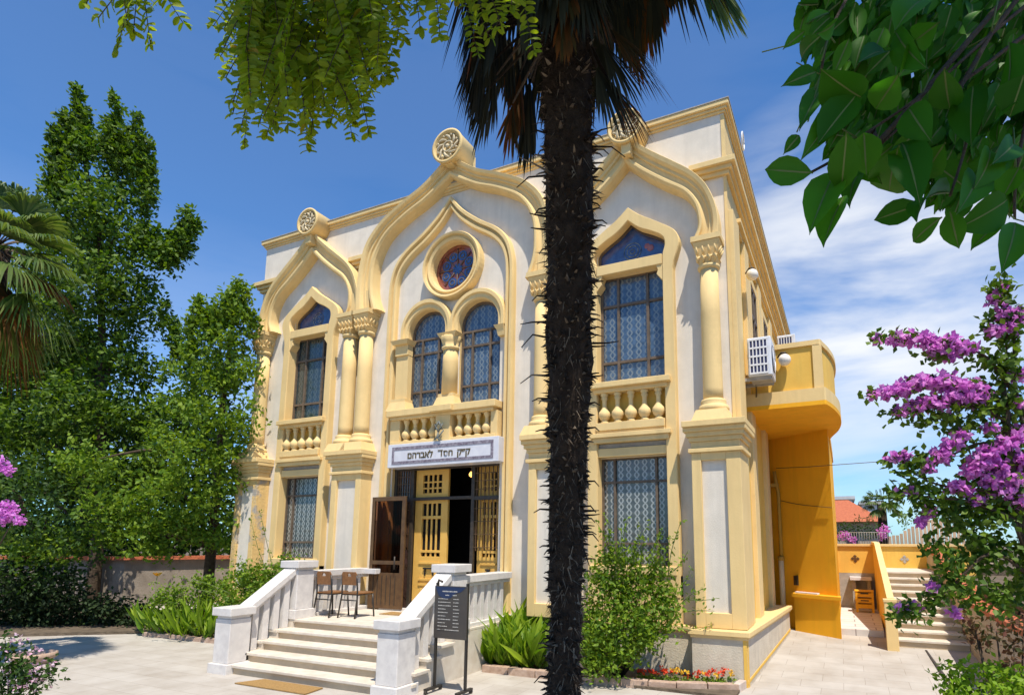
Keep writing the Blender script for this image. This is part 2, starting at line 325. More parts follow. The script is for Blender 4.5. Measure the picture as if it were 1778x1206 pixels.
D_T1=[[-10.284,-1.076,11.233,0.245],[-9.446,-0.649,11.03,0.245],[-9.254,-0.301,10.819,0.266],[-9.867,-0.824,10.892,0.429],[-10.338,-0.955,10.344,0.491],[-9.671,-0.315,10.394,0.46],[-9.542,-0.776,9.491,0.754],[-10.882,-0.848,9.498,0.669],[-9.322,-0.059,9.837,0.34],[-9.553,-0.34,8.844,0.754],[-10.814,-0.656,8.528,0.912],[-8.874,0.002,8.71,0.413],[-8.371,0.264,8.547,0.316],[-8.072,0.341,8.931,0.243],[-7.979,0.336,9.232,0.134],[-8.648,0.175,8.301,0.365],[-9.421,-0.515,7.576,0.875],[-11.994,-0.759,7.821,0.973],[-10.687,-0.511,6.655,1.094],[-9.566,0.158,7.146,0.669],[-9.427,0.341,7.787,0.34],[-8.948,0.493,6.871,0.195],[-8.754,0.747,6.56,0.146],[-9.727,0.051,5.975,0.729],[-11.85,-0.625,6.061,1.094],[-9.838,-0.36,4.764,0.973],[-9.456,0.59,5.511,0.413],[-11.953,-0.723,4.328,1.094],[-9.443,0.432,4.473,0.547],[-11.002,-0.142,3.511,1.094],[-9.564,0.271,3.074,0.851],[-8.876,0.856,3.518,0.608]]
D_T1s=[[-10.169,-1.209,12.367,0.028],[-10.168,-1.186,12.233,0.046],[-10.172,-1.166,12.099,0.065],[-10.169,-1.143,11.964,0.084],[-10.192,-1.132,11.83,0.103],[-10.187,-1.107,11.696,0.122],[-10.262,-1.12,11.562,0.141],[-10.237,-1.086,11.428,0.16],[-10.21,-1.051,11.294,0.178],[-10.24,-1.043,11.159,0.197],[-10.229,-1.016,11.025,0.216],[-10.296,-1.026,10.891,0.235],[-9.999,-1.044,11.848,0.028],[-10.026,-1.029,11.684,0.055],[-10.013,-0.996,11.52,0.083],[-10.021,-0.973,11.356,0.111],[-10.073,-0.97,11.192,0.138],[-10.068,-0.941,11.028,0.166],[-10.547,-1.278,11.71,0.028],[-10.509,-1.234,11.551,0.051],[-10.53,-1.218,11.391,0.074],[-10.585,-1.217,11.232,0.097],[-10.547,-1.173,11.072,0.12],[-10.606,-1.175,10.913,0.143],[-10.579,-1.136,10.753,0.166],[-9.381,-0.803,12.151,0.028],[-9.399,-0.789,12.011,0.051],[-9.342,-0.739,11.872,0.075],[-9.4,-0.744,11.733,0.098],[-9.408,-0.724,11.593,0.122],[-9.359,-0.678,11.454,0.145],[-9.376,-0.663,11.315,0.169],[-9.428,-0.665,11.175,0.192],[-9.386,-0.622,11.036,0.216],[-9.426,-0.618,10.897,0.239],[-9.424,-0.594,10.757,0.262],[-9.61,-0.816,11.576,0.028],[-9.565,-0.767,11.406,0.059],[-9.594,-0.753,11.235,0.09],[-9.584,-0.72,11.064,0.121],[-9.6,-0.699,10.893,0.152],[-8.907,-0.509,11.715,0.028],[-8.91,-0.488,11.579,0.048],[-8.933,-0.476,11.442,0.069],[-8.943,-0.459,11.305,0.09],[-8.957,-0.443,11.169,0.111],[-8.948,-0.416,11.032,0.131],[-8.934,-0.387,10.895,0.152],[-8.987,-0.389,10.759,0.173],[-8.945,-0.347,10.622,0.193],[-8.978,-0.34,10.485,0.214],[-8.989,-0.322,10.349,0.235],[-9.101,-0.544,11.373,0.028],[-9.135,-0.536,11.225,0.055],[-9.157,-0.521,11.077,0.083],[-9.153,-0.495,10.929,0.111],[-9.146,-0.467,10.781,0.138],[-9.203,-0.47,10.633,0.166],[-9.143,-0.417,10.485,0.193],[-8.748,-0.344,11.169,0.028],[-8.702,-0.3,11.033,0.04],[-8.703,-0.278,10.896,0.052],[-8.773,-0.289,10.759,0.064],[-8.724,-0.243,10.623,0.077],[-8.764,-0.239,10.486,0.089],[-8.756,-0.213,10.35,0.101],[-8.807,-0.215,10.213,0.114],[-8.812,-0.195,10.076,0.126],[-8.811,-0.171,9.939,0.138],[-8.644,-0.183,10.487,0.028],[-8.711,-0.188,10.322,0.05],[-8.679,-0.146,10.159,0.072],[-8.676,-0.117,9.995,0.094],[-8.685,-0.095,9.831,0.116],[-8.74,-0.093,9.666,0.138],[-7.953,0.316,9.423,0.028],[-7.951,0.345,9.254,0.055],[-7.942,0.377,9.084,0.083],[-8.003,0.377,8.915,0.111],[-7.965,0.422,8.745,0.138],[-7.972,0.447,8.576,0.166],[-8.113,0.302,9.054,0.028],[-8.184,0.294,8.9,0.076],[-8.125,0.347,8.746,0.124],[-8.199,0.338,8.592,0.173],[-8.189,0.368,8.439,0.221],[-8.344,0.227,8.848,0.028],[-8.332,0.263,8.666,0.092],[-8.387,0.267,8.484,0.157],[-8.354,0.313,8.302,0.221],[-7.778,0.437,9.191,0.028],[-7.802,0.442,9.089,0.055],[-7.808,0.457,8.986,0.083],[-10.775,-1.329,11.368,0.028],[-10.791,-1.313,11.224,0.041],[-10.795,-1.291,11.081,0.055],[-10.763,-1.252,10.937,0.069],[-10.749,-1.222,10.794,0.083],[-10.82,-1.232,10.65,0.097],[-10.837,-1.216,10.507,0.111],[-10.775,-1.164,10.363,0.124],[-10.818,-1.16,10.22,0.138],[-10.836,-1.145,10.076,0.152],[-10.858,-1.132,9.933,0.166],[-8.88,-0.136,9.529,0.028],[-8.872,-0.106,9.366,0.066],[-8.91,-0.096,9.201,0.105],[-8.922,-0.075,9.037,0.144],[-8.96,-0.066,8.873,0.182],[-8.905,-0.013,8.71,0.221],[-8.642,0.065,8.984,0.028],[-8.618,0.105,8.813,0.069],[-8.602,0.14,8.642,0.111],[-8.666,0.138,8.471,0.152],[-8.631,0.183,8.301,0.193],[-10.671,-1.134,10.48,0.028],[-10.705,-1.122,10.309,0.076],[-10.704,-1.093,10.138,0.124],[-10.765,-1.094,9.967,0.173],[-10.751,-1.059,9.797,0.221],[-8.391,0.543,6.799,0.028],[-8.348,0.59,6.635,0.047],[-8.4,0.593,6.471,0.066],[-8.398,0.621,6.307,0.086],[-8.367,0.662,6.143,0.105],[-8.388,0.68,5.979,0.124],[-8.554,0.399,7.208,0.028],[-8.606,0.409,7.003,0.069],[-8.615,0.438,6.798,0.111]]
D_T2s=[[-4.314,-0.732,6.494,0.022],[-4.331,-0.72,6.375,0.042],[-4.346,-0.707,6.256,0.061],[-4.348,-0.689,6.137,0.081],[-4.366,-0.677,6.017,0.101],[-4.364,-0.657,5.898,0.12],[-4.171,-0.647,6.386,0.022],[-4.179,-0.633,6.278,0.042],[-4.199,-0.624,6.169,0.061],[-4.21,-0.612,6.061,0.081],[-4.223,-0.6,5.953,0.101],[-4.24,-0.59,5.844,0.12],[-4.507,-0.778,6.223,0.022],[-4.494,-0.752,6.101,0.047],[-4.498,-0.733,5.979,0.071],[-4.526,-0.726,5.857,0.096],[-4.516,-0.702,5.735,0.12],[-4.986,-0.993,6.167,0.022],[-4.996,-0.98,6.059,0.044],[-5.004,-0.966,5.95,0.066],[-5.007,-0.949,5.842,0.088],[-5.029,-0.942,5.734,0.11],[-4.857,-0.888,5.897,0.022],[-4.881,-0.879,5.775,0.047],[-4.88,-0.859,5.653,0.071],[-4.876,-0.837,5.531,0.096],[-4.887,-0.822,5.409,0.12],[-4.08,-0.524,5.899,0.022],[-4.061,-0.494,5.773,0.044],[-4.081,-0.483,5.646,0.066],[-4.091,-0.467,5.52,0.088],[-4.696,-0.839,6.06,0.022],[-4.681,-0.815,5.951,0.044],[-4.7,-0.805,5.843,0.066],[-4.689,-0.783,5.735,0.088],[-4.704,-0.772,5.626,0.11],[-4.697,-0.751,5.518,0.131],[-5.166,-1.007,5.733,0.022],[-5.167,-0.989,5.625,0.039],[-5.191,-0.983,5.516,0.057],[-5.186,-0.962,5.408,0.074],[-5.189,-0.946,5.3,0.092],[-5.192,-0.929,5.191,0.11]]
D_T2=[[-4.429,-0.741,6.223,0.13],[-4.528,-0.734,5.898,0.261],[-4.233,-0.587,5.844,0.168],[-4.815,-0.842,5.734,0.205],[-5.024,-0.966,5.896,0.112],[-4.508,-0.644,5.41,0.391],[-4.967,-0.824,5.192,0.354],[-4.293,-0.454,4.869,0.354],[-4.802,-0.657,4.651,0.466],[-5.397,-0.722,4.704,0.317],[-4.082,-0.502,3.728,0.298],[-4.462,-0.698,3.832,0.372],[-4.938,-0.938,3.936,0.372],[-3.869,-0.58,4.127,0.13],[-5.931,-0.792,4.284,0.279],[-5.76,-0.928,3.565,0.354],[-4.782,-0.962,3.17,0.466],[-4.499,-0.502,3.215,0.419],[-4.516,-0.22,2.811,0.372],[-5.296,-1.008,2.661,0.419],[-4.738,-0.602,2.461,0.466],[-6.011,-1.071,2.359,0.372],[-6.584,-1.433,2.245,0.419],[-7.322,-1.563,1.61,0.419],[-7.919,-1.808,1.395,0.419],[-6.537,-1.212,1.719,0.326],[-5.648,-0.737,2.045,0.372],[-5.276,-0.398,1.725,0.298],[-4.983,-0.131,1.618,0.242],[-5.984,-0.694,1.506,0.279],[-6.336,-1.06,2.042,0.372],[-5.727,-0.696,4.285,0.326],[-5.891,-0.883,4.952,0.186],[-4.662,-0.163,2.052,0.317],[-5.462,-0.521,1.941,0.419],[-5.952,-0.938,1.721,0.372],[-6.726,-1.638,3.087,0.466]]
D_T3=[[-8.051,-2.173,2.556,0.746],[-7.504,-1.829,2.031,0.586],[-6.95,-1.5,1.611,0.48],[-8.037,-1.941,1.186,0.746],[-6.572,-1.17,2.042,0.384],[-7.62,-1.485,0.965,0.373]]
D_HB=[[-8.798,-1.722,0.403,0.497],[-8.295,-1.495,0.459,0.464],[-7.799,-1.25,0.384,0.398],[-7.353,-1.03,0.32,0.332],[-6.905,-0.813,0.278,0.287],[-6.638,-0.567,0.223,0.243],[-8.185,-1.845,0.862,0.553],[-7.413,-1.465,0.759,0.387],[-6.75,-1.102,0.442,0.243],[-6.27,-0.859,0.337,0.199],[-7.822,-1.605,0.438,0.387],[-8.715,-1.638,0.13,0.354],[-8.218,-1.396,0.077,0.309],[-7.721,-1.154,0.024,0.265],[-7.268,-0.947,0.058,0.243],[-6.867,-0.762,0.081,0.243],[-6.515,-0.601,0.104,0.221],[-7.641,-0.934,0.274,0.177],[-8.876,-1.437,0.483,0.332]]
D_BK=[[-15.536,-0.149,6.362,1.01],[-16.411,0.345,4.882,1.01],[-16.554,0.585,3.235,1.01],[-16.355,0.681,1.745,1.01],[-15.819,0.522,6.581,1.01],[-15.89,0.737,4.911,1.01],[-15.317,0.701,3.197,1.01],[-15.422,0.905,1.746,1.01],[-13.348,0.642,6.305,1.01],[-14.407,1.276,4.887,1.01],[-14.653,1.566,3.249,1.01],[-14.076,1.467,1.75,1.01],[-13.412,1.285,6.489,1.01],[-13.55,1.526,4.863,1.01],[-13.664,1.756,3.228,1.01],[-12.971,1.577,1.75,1.01],[-12.082,2.034,4.835,1.01],[-12.291,2.315,3.225,1.01],[-12.059,2.337,1.756,1.01],[-11.642,2.493,4.882,1.01],[-11.569,2.616,3.224,1.01],[-11.763,2.877,1.76,1.01],[-9.392,2.32,6.269,1.01],[-9.639,2.632,4.744,1.01],[-10.061,3.064,3.206,1.01],[-10.392,3.426,1.764,1.01]]
D_LP_c=[-3.947,-4.289,5.402]
D_LP_tips=[[-3.746,-4.409,6.701],[-3.763,-4.101,6.824],[-3.409,-4.005,6.569],[-3.197,-3.856,6.266],[-2.87,-3.851,5.814],[-2.517,-3.929,5.258],[-2.985,-3.777,5.035],[-2.655,-3.97,4.435],[-3.361,-3.855,4.44],[-3.301,-3.991,4.077],[-3.761,-3.97,3.994],[-4.206,-4.63,6.736],[-4.581,-4.709,6.142],[-4.771,-4.651,5.251],[-4.617,-4.444,4.436],[-4.502,-4.104,4.054],[-2.694,-4.638,5.672],[-2.368,-4.48,4.959],[-2.763,-4.568,4.37]]
D_BL=[[[5.834,-6.356,2.396],[5.738,-6.3,2.466],0.0592],[[5.878,-6.253,2.45],[5.823,-6.397,2.245],0.0765],[[5.892,-6.27,2.379],[5.845,-6.336,2.242],0.0617],[[5.923,-6.373,2.528],[5.848,-6.391,2.433],0.074],[[5.907,-6.326,2.55],[5.815,-6.39,2.408],0.0555],[[5.933,-6.34,2.544],[5.862,-6.432,2.561],0.0925],[[5.855,-6.332,2.639],[5.787,-6.38,2.592],0.0395],[[5.837,-6.326,2.75],[5.792,-6.341,2.711],0.0271],[[5.867,-6.383,2.676],[5.826,-6.248,2.752],0.0419],[[5.901,-6.382,2.447],[5.886,-6.291,2.375],0.0617],[[5.936,-6.31,2.486],[5.937,-6.272,2.412],0.0678],[[5.995,-6.311,2.435],[5.99,-6.139,2.438],0.0839],[[6.009,-6.253,2.479],[6.022,-6.314,2.299],0.0765],[[6.016,-6.241,2.75],[6.053,-6.329,2.573],0.0617],[[6.069,-6.241,2.806],[6.006,-6.306,2.697],0.074],[[6.101,-6.211,2.763],[6.069,-6.128,2.806],0.0617],[[6.253,-6.086,2.761],[6.188,-6.17,2.526],0.0987],[[6.173,-6.109,2.666],[6.153,-6.125,2.51],0.0814],[[6.025,-6.258,2.55],[6.054,-6.293,2.439],0.0691],[[6.215,-6.092,2.386],[6.103,-6.138,2.318],0.0814],[[6.223,-6.006,2.382],[6.156,-6.005,2.324],0.0493],[[6.228,-6.075,2.339],[6.177,-6.141,2.202],0.0641],[[6.114,-6.081,2.437],[6.011,-6.323,2.263],0.0691],[[6.063,-6.257,2.294],[6.022,-6.171,2.293],0.0419],[[6.157,-6.124,2.44],[6.092,-6.253,2.298],0.0678],[[6.043,-6.164,2.379],[5.954,-6.13,2.382],0.0543],[[6.091,-6.191,2.337],[6.105,-6.163,2.263],0.0493],[[5.815,-6.376,2.473],[5.783,-6.381,2.437],0.0271],[[5.868,-6.22,2.69],[5.815,-6.352,2.502],0.0493],[[6.088,-6.09,2.509],[6.155,-6.042,2.455],0.0678],[[6.234,-6.103,2.506],[6.167,-6.204,2.413],0.0555],[[5.934,-6.155,2.491],[5.901,-6.257,2.357],0.0555],[[6.047,-6.259,2.68],[6.007,-6.294,2.599],0.0555],[[5.963,-6.153,2.564],[5.966,-6.236,2.406],0.074],[[6.243,-6.184,2.606],[6.221,-6.143,2.544],0.0863],[[6.079,-6.271,2.442],[6.049,-6.167,2.437],0.0617],[[6.179,-6.157,2.473],[6.132,-6.204,2.366],0.0678],[[6.253,-6.048,2.48],[6.22,-6.029,2.423],0.0617],[[6.001,-6.352,2.562],[5.965,-6.252,2.571],0.0678],[[6.094,-6.258,2.615],[6.131,-6.078,2.643],0.0678],[[6.0,-6.208,2.734],[5.932,-6.352,2.614],0.0493],[[5.895,-6.368,2.707],[5.861,-6.416,2.653],0.037],[[5.868,-6.248,2.88],[5.828,-6.41,2.745],0.0247],[[5.888,-6.309,2.792],[5.841,-6.354,2.743],0.0321]]
D_BB=[[5.905,-6.071,2.939,0.067],[5.936,-6.088,2.797,0.079],[6.023,-5.918,3.025,0.126],[6.029,-5.892,2.884,0.126],[6.037,-5.967,2.69,0.104],[6.15,-5.853,2.994,0.142],[6.169,-5.818,2.838,0.142],[6.128,-5.915,2.632,0.089],[6.292,-5.694,3.112,0.151],[6.311,-5.655,2.929,0.151],[6.261,-5.752,2.698,0.095],[6.394,-5.635,3.046,0.134],[6.398,-5.601,2.847,0.134],[5.927,-6.069,2.655,0.064],[5.998,-5.859,3.277,0.185],[6.17,-5.688,3.408,0.231],[6.363,-5.598,3.409,0.231],[6.543,-5.478,3.199,0.213],[5.883,-6.093,3.012,0.059],[6.526,-5.44,2.917,0.178],[6.162,-5.885,2.544,0.059],[6.31,-5.816,2.545,0.052]]
D_BT=[[[5.93,-6.216,2.539],[6.067,-6.148,2.649],[6.239,-6.011,2.854],[6.492,-5.729,3.214],[6.926,-5.207,3.996]],[[5.863,-6.271,2.678],[5.886,-6.255,2.784],[5.945,-6.167,2.962],[6.087,-5.944,3.369],[6.388,-5.573,4.007]],[[6.235,-6.044,2.362],[6.251,-6.033,2.476],[6.317,-5.948,2.69],[6.486,-5.716,3.12]],[[5.833,-6.3,2.433],[5.892,-6.258,2.481],[5.966,-6.202,2.558],[6.069,-6.137,2.657]],[[6.104,-6.134,2.401],[6.158,-6.079,2.56],[6.239,-6.011,2.854]],[[5.974,-6.214,2.513],[6.065,-6.143,2.617],[6.262,-5.994,2.813],[6.519,-5.711,3.183]]]
D_BJ=[[7.271,-4.917,4.575],[6.6,-8.6,4.6],[7.2,-9.5,3.2],[7.4,-9.8,0.0]]
